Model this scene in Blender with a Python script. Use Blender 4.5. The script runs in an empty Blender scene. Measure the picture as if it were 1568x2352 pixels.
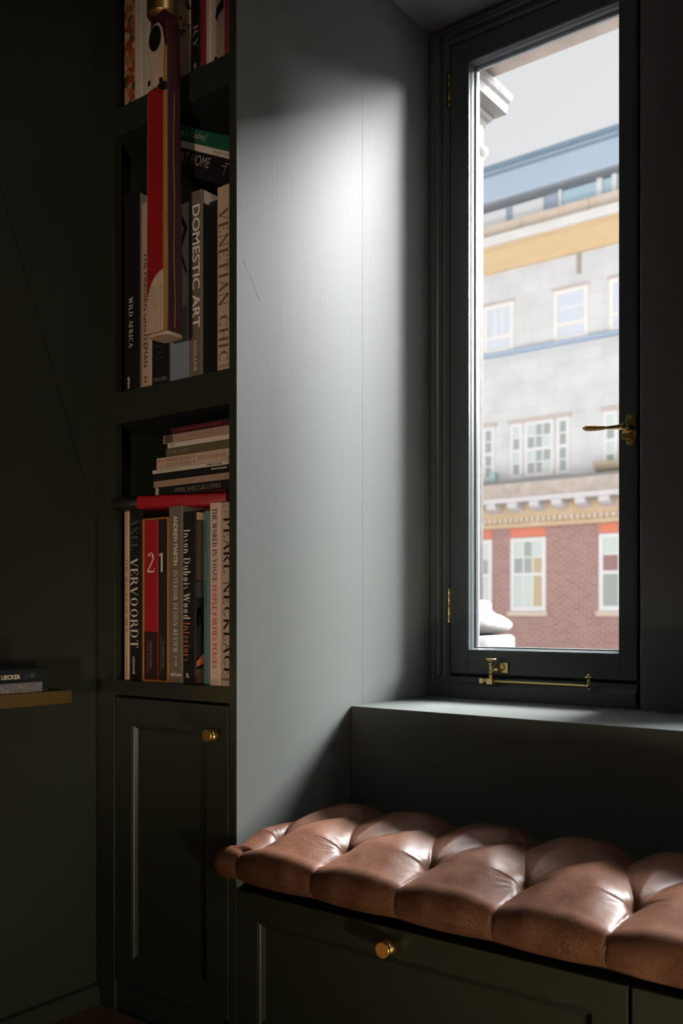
import bpy, bmesh, math, random
from mathutils import Vector, Matrix, Euler
random.seed(4)
S = bpy.context.scene
COL = S.collection

# ------------------------------------------------------------------ camera, sky, sun, exposure
F_PX, CXP, HOR = 2150.0, 784.0, 1408.0
CAMX, CAMY, CAMZ = 1.1837, -1.2353, 0.88
UX, UY, NX, NY = 0.7947, -0.6072, 0.6072, 0.7947      # wall axes seen in camera axes
cam = bpy.data.objects.new('camera', bpy.data.cameras.new('camera'))
COL.objects.link(cam)
cam.location = (CAMX, CAMY, CAMZ)
cam.rotation_euler = (math.radians(90), 0, math.atan2(0.6072, 0.7947))
cd = cam.data
cd.sensor_fit = 'VERTICAL'; cd.sensor_height = 36.0; cd.sensor_width = 24.0
cd.lens = 36.0 * F_PX / 2352.0
cd.shift_y = (HOR - 1176.0) / 2352.0
cd.clip_start = 0.05; cd.clip_end = 300
cd.dof.use_dof = True; cd.dof.focus_distance = 1.85; cd.dof.aperture_fstop = 4.5
S.camera = cam

S.view_settings.view_transform = 'Standard'
S.view_settings.look = 'None'
S.view_settings.gamma = 1
S.view_settings.use_curve_mapping = False
S.view_settings.exposure = 0.0

W = bpy.data.worlds.new('World'); S.world = W; W.use_nodes = True
wn = W.node_tree.nodes; wl = W.node_tree.links
bg = wn['Background']
tc = wn.new('ShaderNodeTexCoord'); sx = wn.new('ShaderNodeSeparateXYZ')
cr = wn.new('ShaderNodeValToRGB')
wl.new(tc.outputs['Generated'], sx.inputs[0]); wl.new(sx.outputs['Z'], cr.inputs[0])
cr.color_ramp.elements[0].position = 0.0; cr.color_ramp.elements[0].color = (0.90, 0.905, 0.91, 1)
cr.color_ramp.elements[1].position = 1.0; cr.color_ramp.elements[1].color = (0.76, 0.78, 0.81, 1)
wl.new(cr.outputs[0], bg.inputs[0]); bg.inputs[1].default_value = 1.0

def add_sun(az, el, strength, angle, colour):
    d = bpy.data.lights.new('sun', 'SUN'); d.energy = strength; d.angle = math.radians(angle); d.color = colour
    o = bpy.data.objects.new('sun', d); COL.objects.link(o)
    a, e = math.radians(az), math.radians(el)
    to = Vector((math.sin(a) * math.cos(e), math.cos(a) * math.cos(e), math.sin(e)))
    o.rotation_euler = to.to_track_quat('Z', 'Y').to_euler(); o.location = to * 30
    return o
add_sun(31, 43, 168.0, 58, (0.985, 0.985, 1.0))           # wide soft lamp standing in for bright sky above the house across the street

def add_lamp(loc, power, radius, colour):
    d = bpy.data.lights.new('fill_lamp', 'POINT'); d.energy = power; d.shadow_soft_size = radius; d.color = colour
    o = bpy.data.objects.new('fill_lamp', d); COL.objects.link(o); o.location = loc
    return o
add_lamp((2.3, -1.0, 2.25), 15.0, 0.12, (1.0, 0.93, 0.84))       # unseen dim fill light, added high up to lift the shaded pier
def add_spot(loc, target, power, cone, colour, radius=0.06, blend=0.7):
    d = bpy.data.lights.new('unseen_spot', 'SPOT'); d.energy = power; d.shadow_soft_size = radius; d.color = colour
    d.spot_size = math.radians(cone); d.spot_blend = blend
    o = bpy.data.objects.new('unseen_spot', d); COL.objects.link(o); o.location = loc
    o.rotation_euler = (Vector(loc) - Vector(target)).to_track_quat('Z', 'Y').to_euler()
    return o
add_spot((1.25, -2.1, 0.70), (-0.36, 0.0, 1.28), 74.0, 40, (1.0, 0.76, 0.56))     # unseen warm spot behind the camera, narrowed to light the bookcase alone
add_spot((1.55, -0.5, 0.16), (0.75, 0.0, 0.15), 31.0, 72, (1.0, 0.90, 0.62))          # unseen low spot, added to brighten the drawer fronts

# ------------------------------------------------------------------ materials
MATS = {}
def mat(name, col, rough=0.5, metal=0.0, spec=0.5, bump=None, vary=None, coat=0.0):
    """bump=(kind, scale(vec or float), strength, dist); vary=(scale, amount, colour2)"""
    if name in MATS: return MATS[name]
    m = bpy.data.materials.new(name); m.use_nodes = True
    n = m.node_tree.nodes; l = m.node_tree.links
    p = n['Principled BSDF']
    p.inputs['Base Color'].default_value = (*col, 1); p.inputs['Roughness'].default_value = rough
    p.inputs['Metallic'].default_value = metal; p.inputs['Specular IOR Level'].default_value = spec
    if coat: p.inputs['Coat Weight'].default_value = coat; p.inputs['Coat Roughness'].default_value = 0.15
    t = n.new('ShaderNodeTexCoord')
    if vary:
        nz = n.new('ShaderNodeTexNoise'); nz.inputs['Scale'].default_value = vary[0]; nz.inputs['Detail'].default_value = 5
        r = n.new('ShaderNodeValToRGB')
        r.color_ramp.elements[0].position = 0.5 - vary[1]; r.color_ramp.elements[1].position = 0.5 + vary[1]
        r.color_ramp.elements[0].color = (*col, 1); r.color_ramp.elements[1].color = (*vary[2], 1)
        l.new(t.outputs['Object'], nz.inputs['Vector']); l.new(nz.outputs['Fac'], r.inputs[0]); l.new(r.outputs[0], p.inputs['Base Color'])
    if bump:
        kind, sc, st, di = bump
        mp = n.new('ShaderNodeMapping')
        mp.inputs['Scale'].default_value = sc if isinstance(sc, tuple) else (sc, sc, sc)
        l.new(t.outputs['Object'], mp.inputs[0])
        nz = n.new('ShaderNodeTexNoise' if kind == 'noise' else 'ShaderNodeTexVoronoi'); nz.inputs['Scale'].default_value = 1.0
        if kind == 'noise': nz.inputs['Detail'].default_value = 4
        l.new(mp.outputs[0], nz.inputs['Vector'])
        b = n.new('ShaderNodeBump'); b.inputs['Strength'].default_value = st; b.inputs['Distance'].default_value = di
        l.new(nz.outputs[0], b.inputs['Height']); l.new(b.outputs[0], p.inputs['Normal'])
    MATS[name] = m
    return m

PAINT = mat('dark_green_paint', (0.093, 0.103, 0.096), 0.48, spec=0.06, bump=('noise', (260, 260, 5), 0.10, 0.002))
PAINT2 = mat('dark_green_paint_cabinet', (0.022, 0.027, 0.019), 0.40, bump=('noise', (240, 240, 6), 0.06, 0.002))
WINPAINT = mat('dark_green_paint_window', (0.060, 0.072, 0.075), 0.30, bump=('noise', (60, 60, 20), 0.05, 0.002))
CEIL = mat('dark_green_ceiling_paint', (0.15, 0.155, 0.155), 0.5)
BRASS = mat('polished_brass', (0.83, 0.62, 0.28), 0.26, 1.0, bump=('noise', 60, 0.05, 0.002))
BRUSHED = mat('brushed_brass', (0.82, 0.55, 0.20), 0.30, 1.0)
BRASS_DARK = mat('dull_brass', (0.42, 0.28, 0.10), 0.38, 1.0)
OAK = mat('oak_floor', (0.17, 0.085, 0.036), 0.42, bump=('noise', (8, 2, 60), 0.1, 0.002), vary=(3, 0.2, (0.12, 0.055, 0.024)))
SHADE = mat('dark_void', (0.02, 0.02, 0.02), 0.9)

def glass_mat(name, refl=0.05, tint=(1, 1, 1)):
    m = bpy.data.materials.new(name); m.use_nodes = True
    n = m.node_tree.nodes; l = m.node_tree.links; n.clear()
    o = n.new('ShaderNodeOutputMaterial'); mx = n.new('ShaderNodeMixShader'); tr = n.new('ShaderNodeBsdfTransparent')
    gl = n.new('ShaderNodeBsdfGlossy'); fr = n.new('ShaderNodeFresnel'); fr.inputs[0].default_value = 1.33
    gl.inputs['Roughness'].default_value = 0.02; tr.inputs[0].default_value = (*tint, 1)
    l.new(fr.outputs[0], mx.inputs[0]); l.new(tr.outputs[0], mx.inputs[1]); l.new(gl.outputs[0], mx.inputs[2]); l.new(mx.outputs[0], o.inputs[0])
    return m
GLASS = glass_mat('window_glass', tint=(0.985, 0.985, 0.985))

def leather_mat():
    m = bpy.data.materials.new('tan_leather'); m.use_nodes = True
    n = m.node_tree.nodes; l = m.node_tree.links; p = n['Principled BSDF']
    t = n.new('ShaderNodeTexCoord')
    nz = n.new('ShaderNodeTexNoise'); nz.inputs['Scale'].default_value = 22; nz.inputs['Detail'].default_value = 6
    r = n.new('ShaderNodeValToRGB')
    r.color_ramp.elements[0].position = 0.34; r.color_ramp.elements[0].color = (0.095, 0.038, 0.021, 1)
    r.color_ramp.elements[1].position = 0.68; r.color_ramp.elements[1].color = (0.168, 0.072, 0.041, 1)
    l.new(t.outputs['Object'], nz.inputs['Vector']); l.new(nz.outputs['Fac'], r.inputs[0])
    # fine pale crackle of worn pull-up leather
    wob = n.new('ShaderNodeTexNoise'); wob.inputs['Scale'].default_value = 120; wob.inputs['Detail'].default_value = 2
    l.new(t.outputs['Object'], wob.inputs['Vector'])
    ad = n.new('ShaderNodeMixRGB'); ad.blend_type = 'ADD'; ad.inputs[0].default_value = 0.010
    l.new(t.outputs['Object'], ad.inputs[1]); l.new(wob.outputs['Color'], ad.inputs[2])
    vo = n.new('ShaderNodeTexVoronoi'); vo.feature = 'DISTANCE_TO_EDGE'; vo.inputs['Scale'].default_value = 190
    l.new(ad.outputs[0], vo.inputs['Vector'])
    cr = n.new('ShaderNodeValToRGB')
    cr.color_ramp.elements[0].position = 0.0; cr.color_ramp.elements[0].color = (1, 1, 1, 1)
    cr.color_ramp.elements[1].position = 0.09; cr.color_ramp.elements[1].color = (0, 0, 0, 1)
    l.new(vo.outputs['Distance'], cr.inputs[0])
    pn = n.new('ShaderNodeTexNoise'); pn.inputs['Scale'].default_value = 9; pn.inputs['Detail'].default_value = 3
    l.new(t.outputs['Object'], pn.inputs['Vector'])
    mu = n.new('ShaderNodeMath'); mu.operation = 'MULTIPLY'
    pr = n.new('ShaderNodeMapRange'); pr.inputs[1].default_value = 0.4; pr.inputs[2].default_value = 0.65; pr.inputs[3].default_value = 0.1; pr.inputs[4].default_value = 0.75
    l.new(pn.outputs['Fac'], pr.inputs[0]); l.new(cr.outputs[0], mu.inputs[0]); l.new(pr.outputs[0], mu.inputs[1])
    mx = n.new('ShaderNodeMixRGB'); mx.inputs[2].default_value = (0.29, 0.145, 0.09, 1)
    l.new(mu.outputs[0], mx.inputs[0]); l.new(r.outputs[0], mx.inputs[1]); l.new(mx.outputs[0], p.inputs['Base Color'])
    b = n.new('ShaderNodeBump'); b.inputs['Strength'].default_value = 0.22; b.inputs['Distance'].default_value = 0.0006
    l.new(vo.outputs['Distance'], b.inputs['Height'])
    b2 = n.new('ShaderNodeBump'); b2.inputs['Strength'].default_value = 0.25; b2.inputs['Distance'].default_value = 0.003
    n2 = n.new('ShaderNodeTexNoise'); n2.inputs['Scale'].default_value = 45; n2.inputs['Detail'].default_value = 4
    l.new(t.outputs['Object'], n2.inputs['Vector']); l.new(n2.outputs['Fac'], b2.inputs['Height'])
    l.new(b.outputs[0], b2.inputs['Normal']); l.new(b2.outputs[0], p.inputs['Normal'])
    p.inputs['Roughness'].default_value = 0.40; p.inputs['Specular IOR Level'].default_value = 0.20
    return m
LEATHER = leather_mat()

def stone_mat(name, c1, c2, scale=6, rough=0.85, bump=0.3):
    return mat(name, c1, rough, bump=('noise', 30, bump, 0.006), vary=(scale, 0.22, c2))

# ------------------------------------------------------------------ geometry helpers
class MB:
    """collects geometry in world coordinates, builds ONE mesh object"""
    def __init__(s): s.v = []; s.f = []; s.sm = []
    def add(s, vs, fs, smooth=False):
        o = len(s.v); s.v += [tuple(v) for v in vs]
        for f in fs: s.f.append([i + o for i in f]); s.sm.append(smooth)
        return s
    def box(s, x0, x1, y0, y1, z0, z1):
        vs = [(x, y, z) for z in (z0, z1) for y in (y0, y1) for x in (x0, x1)]
        return s.add(vs, [(0, 2, 3, 1), (4, 5, 7, 6), (0, 1, 5, 4), (2, 6, 7, 3), (0, 4, 6, 2), (1, 3, 7, 5)])
    def prism(s, pts, fn, a, b, smooth=False):
        """polygon pts (2D) extruded between a and b; fn(p,q,t)->xyz"""
        n = len(pts)
        vs = [fn(p, q, a) for p, q in pts] + [fn(p, q, b) for p, q in pts]
        fs = [tuple(range(n))[::-1], tuple(range(n, 2 * n))]
        s.add(vs, fs)
        return s.add(vs, [(i, (i + 1) % n, n + (i + 1) % n, n + i) for i in range(n)], smooth)
    def lathe(s, prof, centre, axis=(0, 0, 1), seg=32, smooth=True, caps=True):
        """prof [(r, t)] along axis"""
        ax = Vector(axis).normalized()
        e1 = ax.orthogonal().normalized(); e2 = ax.cross(e1)
        c = Vector(centre); vs = []
        for r, t in prof:
            for k in range(seg):
                a = 2 * math.pi * k / seg
                vs.append(c + ax * t + e1 * (r * math.cos(a)) + e2 * (r * math.sin(a)))
        fs = []
        for i in range(len(prof) - 1):
            for k in range(seg):
                k2 = (k + 1) % seg
                fs.append((i * seg + k, i * seg + k2, (i + 1) * seg + k2, (i + 1) * seg + k))
        s.add(vs, fs, smooth)
        if caps:
            o = len(vs)
            s.add(vs[:seg], [tuple(range(seg))[::-1]]); s.add(vs[-seg:], [tuple(range(seg))])
        return s
    def tube(s, pts, rad, seg=12):
        pts = [Vector(p) for p in pts]
        rr = rad if isinstance(rad, (list, tuple)) else [rad] * len(pts)
        vs = []; d0 = (pts[1] - pts[0]).normalized(); e1 = d0.orthogonal().normalized()
        for i, p in enumerate(pts):
            d = (pts[min(i + 1, len(pts) - 1)] - pts[max(i - 1, 0)]).normalized()
            e1 = (e1 - d * e1.dot(d)).normalized(); e2 = d.cross(e1)
            for k in range(seg):
                a = 2 * math.pi * k / seg
                vs.append(p + e1 * (rr[i] * math.cos(a)) + e2 * (rr[i] * math.sin(a)))
        fs = [(i * seg + k, i * seg + (k + 1) % seg, (i + 1) * seg + (k + 1) % seg, (i + 1) * seg + k) for i in range(len(pts) - 1) for k in range(seg)]
        s.add(vs, fs, True); s.add(vs[:seg], [tuple(range(seg))[::-1]]); s.add(vs[-seg:], [tuple(range(seg))])
        return s
    def frame(s, x0, x1, z0, z1, prof):
        """picture-frame sweep in the XZ plane: prof [(inset, y)] closed profile, inset measured inward from the outer rectangle"""
        n = len(prof); vs = []
        for cxn, czn in ((0, 0), (1, 0), (1, 1), (0, 1)):
            for ins, y in prof:
                vs.append((x0 + ins if cxn == 0 else x1 - ins, y, z0 + ins if czn == 0 else z1 - ins))
        fs = []
        for c in range(4):
            c2 = (c + 1) % 4
            for i in range(n):
                j = (i + 1) % n
                fs.append((c * n + i, c * n + j, c2 * n + j, c2 * n + i))
        return s.add(vs, fs)
    def build(s, name, m, parent=None, bevel=0.0, seg=2, label=None, **props):
        me = bpy.data.meshes.new(name); me.from_pydata(s.v, [], s.f)
        me.polygons.foreach_set('use_smooth', s.sm)
        bm = bmesh.new(); bm.from_mesh(me); bmesh.ops.remove_doubles(bm, verts=bm.verts, dist=1e-6)
        bmesh.ops.recalc_face_normals(bm, faces=bm.faces); bm.to_mesh(me); bm.free()
        if isinstance(m, (list, tuple)):
            for k in m: me.materials.append(k)
        elif m: me.materials.append(m)
        o = bpy.data.objects.new(name, me); COL.objects.link(o)
        if parent: put(o, parent)
        if bevel:
            b = o.modifiers.new('bevel', 'BEVEL'); b.width = bevel; b.segments = seg; b.limit_method = 'ANGLE'; b.angle_limit = math.radians(40)
            b.harden_normals = False
        if label: o['label'] = label
        for k, v in props.items(): o[k] = v
        return o

def world_of(o):
    M = o.matrix_basis
    return (world_of(o.parent) @ o.matrix_parent_inverse @ M) if o.parent else M
def put(o, parent):
    """parent o keeping its world-space vertices where they are"""
    o.parent = parent; o.matrix_parent_inverse = world_of(parent).inverted()
def root(name, loc, label=None, cat=None, group=None, kind=None, rot=None):
    o = bpy.data.objects.new(name, None); COL.objects.link(o); o.location = loc; o.empty_display_size = 0.05
    if rot: o.rotation_euler = rot
    tag(o, label, cat, group, kind); return o
def tag(o, label=None, cat=None, group=None, kind=None):
    if label: o['label'] = label
    if cat: o['category'] = cat
    if group: o['group'] = group
    if kind: o['kind'] = kind
    return o
def struct(name, mb, m, bevel=0.0, parent=None):
    return tag(mb.build(name, m, parent, bevel), kind='structure')

def pix(px, py, Y):
    """point on the plane y=Y that the photograph shows at (px, py)"""
    a = (px - CXP) / F_PX; b = (HOR - py) / F_PX
    t = (Y - CAMY) / (NX * a + NY)
    return CAMX + t * (UX * a + UY), CAMZ + t * b

# ------------------------------------------------------------------ room shell
XL, XST = -0.401, -0.343                # left wall plane, right edge of the left stile
ZA, ZB, ZC = 1.905, 1.328, 0.744        # shelf tops
ZTOP = 2.253
FZ = 0.072                              # floor level
struct('wall_left', MB().box(-0.62, XL, -3.3, 0.82, -0.1, 2.8), PAINT2)
struct('wall_back', MB().box(XL, -0.02, 0.345, 0.75, 0, 2.7), PAINT2)
struct('wall_right', MB().box(2.9, 3.1, -3.3, 0.0, -0.1, 2.8), PAINT2)
struct('wall_front', MB().box(-0.62, 3.1, -3.5, -3.3, -0.1, 2.8), PAINT2)
struct('wall_alcove_right', MB().box(1.202, 3.1, 0.0, 0.75, 0, 2.7), PAINT2)
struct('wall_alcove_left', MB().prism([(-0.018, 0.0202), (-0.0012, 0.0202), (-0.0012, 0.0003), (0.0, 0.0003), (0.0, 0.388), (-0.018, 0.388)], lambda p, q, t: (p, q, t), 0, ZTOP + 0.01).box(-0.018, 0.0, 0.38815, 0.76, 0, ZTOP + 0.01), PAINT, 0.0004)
def on_reveal(px, py):
    a = (px - CXP) / F_PX; t = -CAMX / (UX * a + UY); return (-0.0001, CAMY + t * (NX * a + NY), CAMZ + t * (HOR - py) / F_PX)
MB().tube([on_reveal(*p) for p in ((557, 592), (566, 612), (574, 630), (581, 648), (588, 668), (597, 690))], 0.0005, 5).build('scratch', mat('bare_scratch', (0.30, 0.31, 0.31), 0.6), bpy.data.objects['wall_alcove_left'])
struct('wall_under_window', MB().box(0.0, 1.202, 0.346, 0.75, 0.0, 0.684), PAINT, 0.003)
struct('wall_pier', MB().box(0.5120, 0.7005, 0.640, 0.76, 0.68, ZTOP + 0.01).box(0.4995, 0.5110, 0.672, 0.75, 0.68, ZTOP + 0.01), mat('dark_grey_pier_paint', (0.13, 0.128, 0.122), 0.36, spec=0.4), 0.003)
struct('ceiling_alcove', MB().box(XL, 1.36, 0.0, 0.80, ZTOP, 2.75), CEIL)
struct('ceiling', MB().box(-0.62, 3.1, -3.5, 0.0, 2.70, 2.85), CEIL)
fl = tag(bpy.data.objects.new('floor', None), kind='structure'); COL.objects.link(fl)
MB().box(-0.62, 3.1, -3.5, 0.8, -0.10, FZ - 0.022).build('subfloor', SHADE, fl)
pm = MB().box(-0.0595, 0.0595, -3.3, -0.0005, FZ - 0.022, FZ)
p0 = pm.build('plank', OAK, fl, 0.0015)
for k in range(28):
    o = p0 if k == 0 else p0.copy()
    if k: COL.objects.link(o)
    o.location.x = XL + 0.06 + 0.12 * k
struct('baseboard_left', MB().prism([(0, FZ), (0.014, FZ), (0.014, FZ + 0.030), (0.009, FZ + 0.038), (0, FZ + 0.042)], lambda p, q, t: (XL + p, t, q), -3.3, -0.001), PAINT2)
# thin sloping board, added to draw the diagonal light edge on the left wall
struct('light_edge_board_1', MB().prism([(-0.004, 1.075), (-0.222, 1.675), (-0.52, 2.495), (-1.2, 2.495), (-1.2, 0.132), (-0.004, 0.132)], lambda p, q, t: (t, p, q), XL, XL + 0.003), PAINT2)

# ------------------------------------------------------------------ windows
def make_window(idx, dx, detail):
    w = root('window_%d' % idx, (dx, 0.66, 0.684), kind='structure')
    x0, x1 = 0.0 + dx, 0.4995 + dx
    zb, zt = 0.684, ZTOP
    # fixed frame: moulded jamb left, head, sill rail
    jam = [(0, 0.655), (0.006, 0.652), (0.014, 0.652), (0.018, 0.660), (0.022, 0.664), (0.030, 0.664), (0.036, 0.658), (0.044, 0.660), (0.050, 0.668), (0.050, 0.72), (0, 0.72)]
    fr = MB()
    fr.prism(jam, lambda p, q, t: (x0 + p, q, t), zb, zt)
    fr.prism(jam, lambda p, q, t: (t, q + 0.0007, zt - p * 0.86), x0 + 0.0003, x1)
    fr.prism([(0, 0.650), (0.030, 0.650), (0.038, 0.656), (0.048, 0.660), (0.050, 0.668), (0.050, 0.72), (0, 0.72)], lambda p, q, t: (t, q, zb + p), x0, x1)
    fr.box(x0, x1, 0.700, 0.745, zb, zb + 0.058); fr.box(x0, x0 + 0.06, 0.701, 0.745, zb, zt); fr.box(x0, x1, 0.702, 0.745, zt - 0.05, zt)
    fr.build('frame', WINPAINT, w, 0.0012)
    # opening sash
    sx0, sx1, sz0, sz1 = 0.0535 + dx, 0.4985 + dx, 0.740, 2.207
    gx0, gx1, gz0, gz1 = 0.100 + dx, 0.460 + dx, 0.794, 2.157
    def rails(y0, y1):
        m = MB()
        m.box(sx0, gx0, y0, y1, sz0, sz1); m.box(gx1, sx1, y0, y1, sz0, sz1)
        m.box(gx0, gx1, y0, y1, sz0, gz0); m.box(gx0, gx1, y0, y1, gz1, sz1)
        return m
    sash = rails(0.664, 0.706).build('sash', WINPAINT, w, 0.0015)
    bead = MB().frame(gx0, gx1, gz0, gz1, [(0.0, 0.666), (0.0015, 0.666), (0.0025, 0.672), (0.004, 0.676), (0.0050, 0.683), (0.0045, 0.687), (0.0075, 0.690), (0.0085, 0.696), (0.0085, 0.704), (0.0, 0.704)])
    bead.build('glazing_bead', mat('glossy_bead_paint', (0.085, 0.10, 0.105), 0.22, spec=0.7), sash)
    MB().box(gx0 + 0.003, gx1 - 0.003, 0.698, 0.7015, gz0 + 0.003, gz1 - 0.003).build('pane', GLASS, sash)
    if not detail: return w
    for zc in (0.898, 2.105):
        h = root('hinge', (0.0515, 0.662, zc)); put(h, w); h.location = (0, 0, 0); h.matrix_parent_inverse = Matrix.Identity(4)
        h.location = (0.0515, 0.662 - 0.66, zc - 0.684)
        kn = MB()
        for a, b in ((-0.040, -0.0245), (-0.0240, 0.0085), (0.0090, 0.0250), (0.0255, 0.040)):
            kn.lathe([(0.0034, a), (0.0037, a + 0.0006), (0.0037, b - 0.0006), (0.0034, b)], (0.0515, 0.6605, zc), seg=14)
        kn.build('knuckle', BRASS_DARK if zc > 1 else BRASS, h)
        MB().box(0.0515, 0.0545, 0.6615, 0.6640, zc - 0.039, zc + 0.039).build('leaf', BRASS_DARK if zc > 1 else BRASS, h)
    # lever handle with beaded grip
    hd = root('handle', (0.485, 0.664, 1.258)); hd.matrix_basis = Matrix.Translation((0.485, 0.664, 1.258)); put(hd, w)
    hx, hy, hz = 0.4865, 0.664, 1.2585
    pl = [(0.0105 * math.cos(a), 0.0225 + 0.0105 * math.sin(a)) for a in [math.pi * k / 12 for k in range(13)]]
    pl += [(-p, -q) for p, q in pl]
    MB().prism(pl, lambda p, q, t: (hx + p, t, hz + q), hy - 0.0045, hy).build('handle_plate', BRASS, hd, 0.001)
    sc = MB()
    for q in (0.0245, -0.0265): sc.lathe([(0.0036, 0), (0.0036, 0.0008), (0.0026, 0.0016), (0.0008, 0.0018)], (hx, hy - 0.0045, hz + q), (0, -1, 0), 14)
    sc.build('screw', BRASS_DARK, hd)
    MB().lathe([(0.0085, 0), (0.0085, 0.008), (0.0065, 0.011), (0.0065, 0.020), (0.0080, 0.024), (0.0078, 0.036), (0.0062, 0.039)], (hx + 0.001, hy - 0.0045, hz + 0.001), (0, -1, 0), 24).build('spindle', BRASS, hd)
    # cover box below the lever
    MB().prism([(-0.014, -0.003), (-0.0155, -0.021), (0.002, -0.021), (0.002, -0.003)], lambda p, q, t: (hx + p, t, hz + q), hy - 0.016, hy - 0.004).build('latch_cover', BRASS, hd, 0.0008)
    A = Vector((hx + 0.004, hy - 0.036, hz + 0.001)); B = Vector((0.4015, 0.618, hz + 0.0055))
    pts, rad = [], []
    for k in range(25):
        t = k / 24
        pts.append(A.lerp(B, t) + Vector((0, 0, -0.0012 * math.sin(math.pi * t))))
        r = 0.0066 - 0.0036 * min(1, t / 0.5) if t < 0.5 else 0.0030 + 0.0022 * math.sin(math.pi * min(1, (t - 0.5) / 0.42) * 0.62)
        rad.append(r)
    lv = MB().tube(pts[:24], rad[:24], 16)
    d = (B - A).normalized()
    lv.lathe([(0.0018, 0), (0.0026, 0.0015), (0.0026, 0.004), (0.0012, 0.0055)], B - d * 0.003, d, 14)
    lv.build('lever', BRASS, hd)
    gb = MB(); e1 = d.orthogonal().normalized(); e2 = d.cross(e1)
    for i in range(17):
        t = 0.52 + 0.44 * i / 16
        c = A.lerp(B, t); rr = 0.0030 + 0.0022 * math.sin(math.pi * min(1, (t - 0.5) / 0.42) * 0.62)
        for k in range(10):
            a = 2 * math.pi * (k + 0.5 * (i % 2)) / 10
            q = c + (e1 * math.cos(a) + e2 * math.sin(a)) * rr + Vector((0, 0, -0.001 * math.sin(math.pi * t)))
            gb.lathe([(0.0002, -0.0011), (0.0009, -0.0006), (0.0011, 0.0), (0.0009, 0.0006), (0.0002, 0.0011)], q, d, 6, True, False)
    gb.build('grip', BRASS_DARK, hd, kind='stuff')
    # casement stay along the bottom rail
    st = root('window_stay', (0.17, 0.66, 0.73)); st.matrix_basis = Matrix.Translation((0.17, 0.66, 0.73)); put(st, w)
    MB().box(0.186, 0.2055, 0.6595, 0.664, 0.7445, 0.7680).build('fixing_plate', BRASS, st, 0.0008)
    MB().lathe([(0.0075, 0), (0.0085, 0.001), (0.0085, 0.003), (0.0065, 0.0045)], (0.1895, 0.6595, 0.7585), (0, -1, 0), 20).box(0.176, 0.190, 0.640, 0.660, 0.750, 0.756).build('bracket', BRASS, st, 0.0005)
    pn = MB().lathe([(0.0055, 0.728), (0.0055, 0.742), (0.0048, 0.744), (0.0062, 0.745), (0.0062, 0.749), (0.0048, 0.750), (0.0052, 0.753), (0.0058, 0.766), (0.0058, 0.771), (0.0118, 0.7715), (0.0125, 0.7725), (0.0125, 0.7765), (0.0118, 0.7775)], (0.1745, 0.638, 0), seg=24)
    pn.build('thumb_knob', BRASS, st)
    MB().box(0.166, 0.1815, 0.630, 0.646, 0.7200, 0.7330).lathe([(0.005, 0), (0.0075, 0.001), (0.0075, 0.006), (0.0045, 0.008)], (0.158, 0.638, 0.7265), (1, 0, 0), 18).build('slide_block', BRASS, st, 0.0007)
    MB().box(0.147, 0.158, 0.632, 0.644, 0.7205, 0.7330).build('end_stop', BRASS, st, 0.0012)
    MB().prism([(0.0, 0.0042), (0.0042, 0), (0, -0.0042), (-0.0042, 0)], lambda p, q, t: (t, 0.638 + p * 0.8, 0.7258 + q), 0.1815, 0.398).build('stay_bar', BRASS, st, 0.0008)
    pe = MB().tube([(0.397, 0.638, 0.7255), (0.402, 0.638, 0.7260), (0.4045, 0.638, 0.7300), (0.4045, 0.638, 0.738)], [0.0042, 0.0042, 0.0040, 0.0036], 14)
    pe.lathe([(0.0045, 0.7340), (0.0050, 0.7360), (0.0034, 0.7385), (0.0034, 0.7410), (0.0095, 0.7435), (0.0112, 0.7450), (0.0095, 0.7468), (0.0050, 0.7475), (0.0048, 0.7500), (0.0030, 0.7525), (0.0006, 0.7532)], (0.4045, 0.638, 0), seg=20)
    pe.build('finial', BRASS, st)
    for xx in (0.180, 0.404):
        MB().box(xx - 0.004, xx + 0.004, 0.640, 0.651, 0.7185, 0.7225).build('rest_pin', BRASS_DARK, st, 0.0006)
    return w
make_window(1, 0.0, True)
make_window(2, 0.701, False)

# ------------------------------------------------------------------ bookcase
bc = root('bookcase', (-0.2, 0.0, 0.0), 'tall dark green painted built-in bookcase with a cupboard door below its shelves', 'bookcase')
XI0, XI1 = -0.392, -0.0185
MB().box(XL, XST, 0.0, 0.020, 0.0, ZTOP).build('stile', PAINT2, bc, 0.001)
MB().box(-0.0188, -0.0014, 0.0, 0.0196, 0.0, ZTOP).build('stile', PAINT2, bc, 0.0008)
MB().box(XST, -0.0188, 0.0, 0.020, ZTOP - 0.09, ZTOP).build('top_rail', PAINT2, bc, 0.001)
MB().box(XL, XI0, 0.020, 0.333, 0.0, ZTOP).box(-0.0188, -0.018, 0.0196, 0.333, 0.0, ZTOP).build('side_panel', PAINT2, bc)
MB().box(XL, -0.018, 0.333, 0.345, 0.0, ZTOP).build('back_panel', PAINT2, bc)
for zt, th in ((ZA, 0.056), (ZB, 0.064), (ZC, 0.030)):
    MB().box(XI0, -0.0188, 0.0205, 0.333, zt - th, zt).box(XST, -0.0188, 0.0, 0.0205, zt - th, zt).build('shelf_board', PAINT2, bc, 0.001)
MB().box(XST, -0.0188, 0.006, 0.020, 0.0, 0.128).build('plinth', PAINT2, bc, 0.001)

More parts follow.
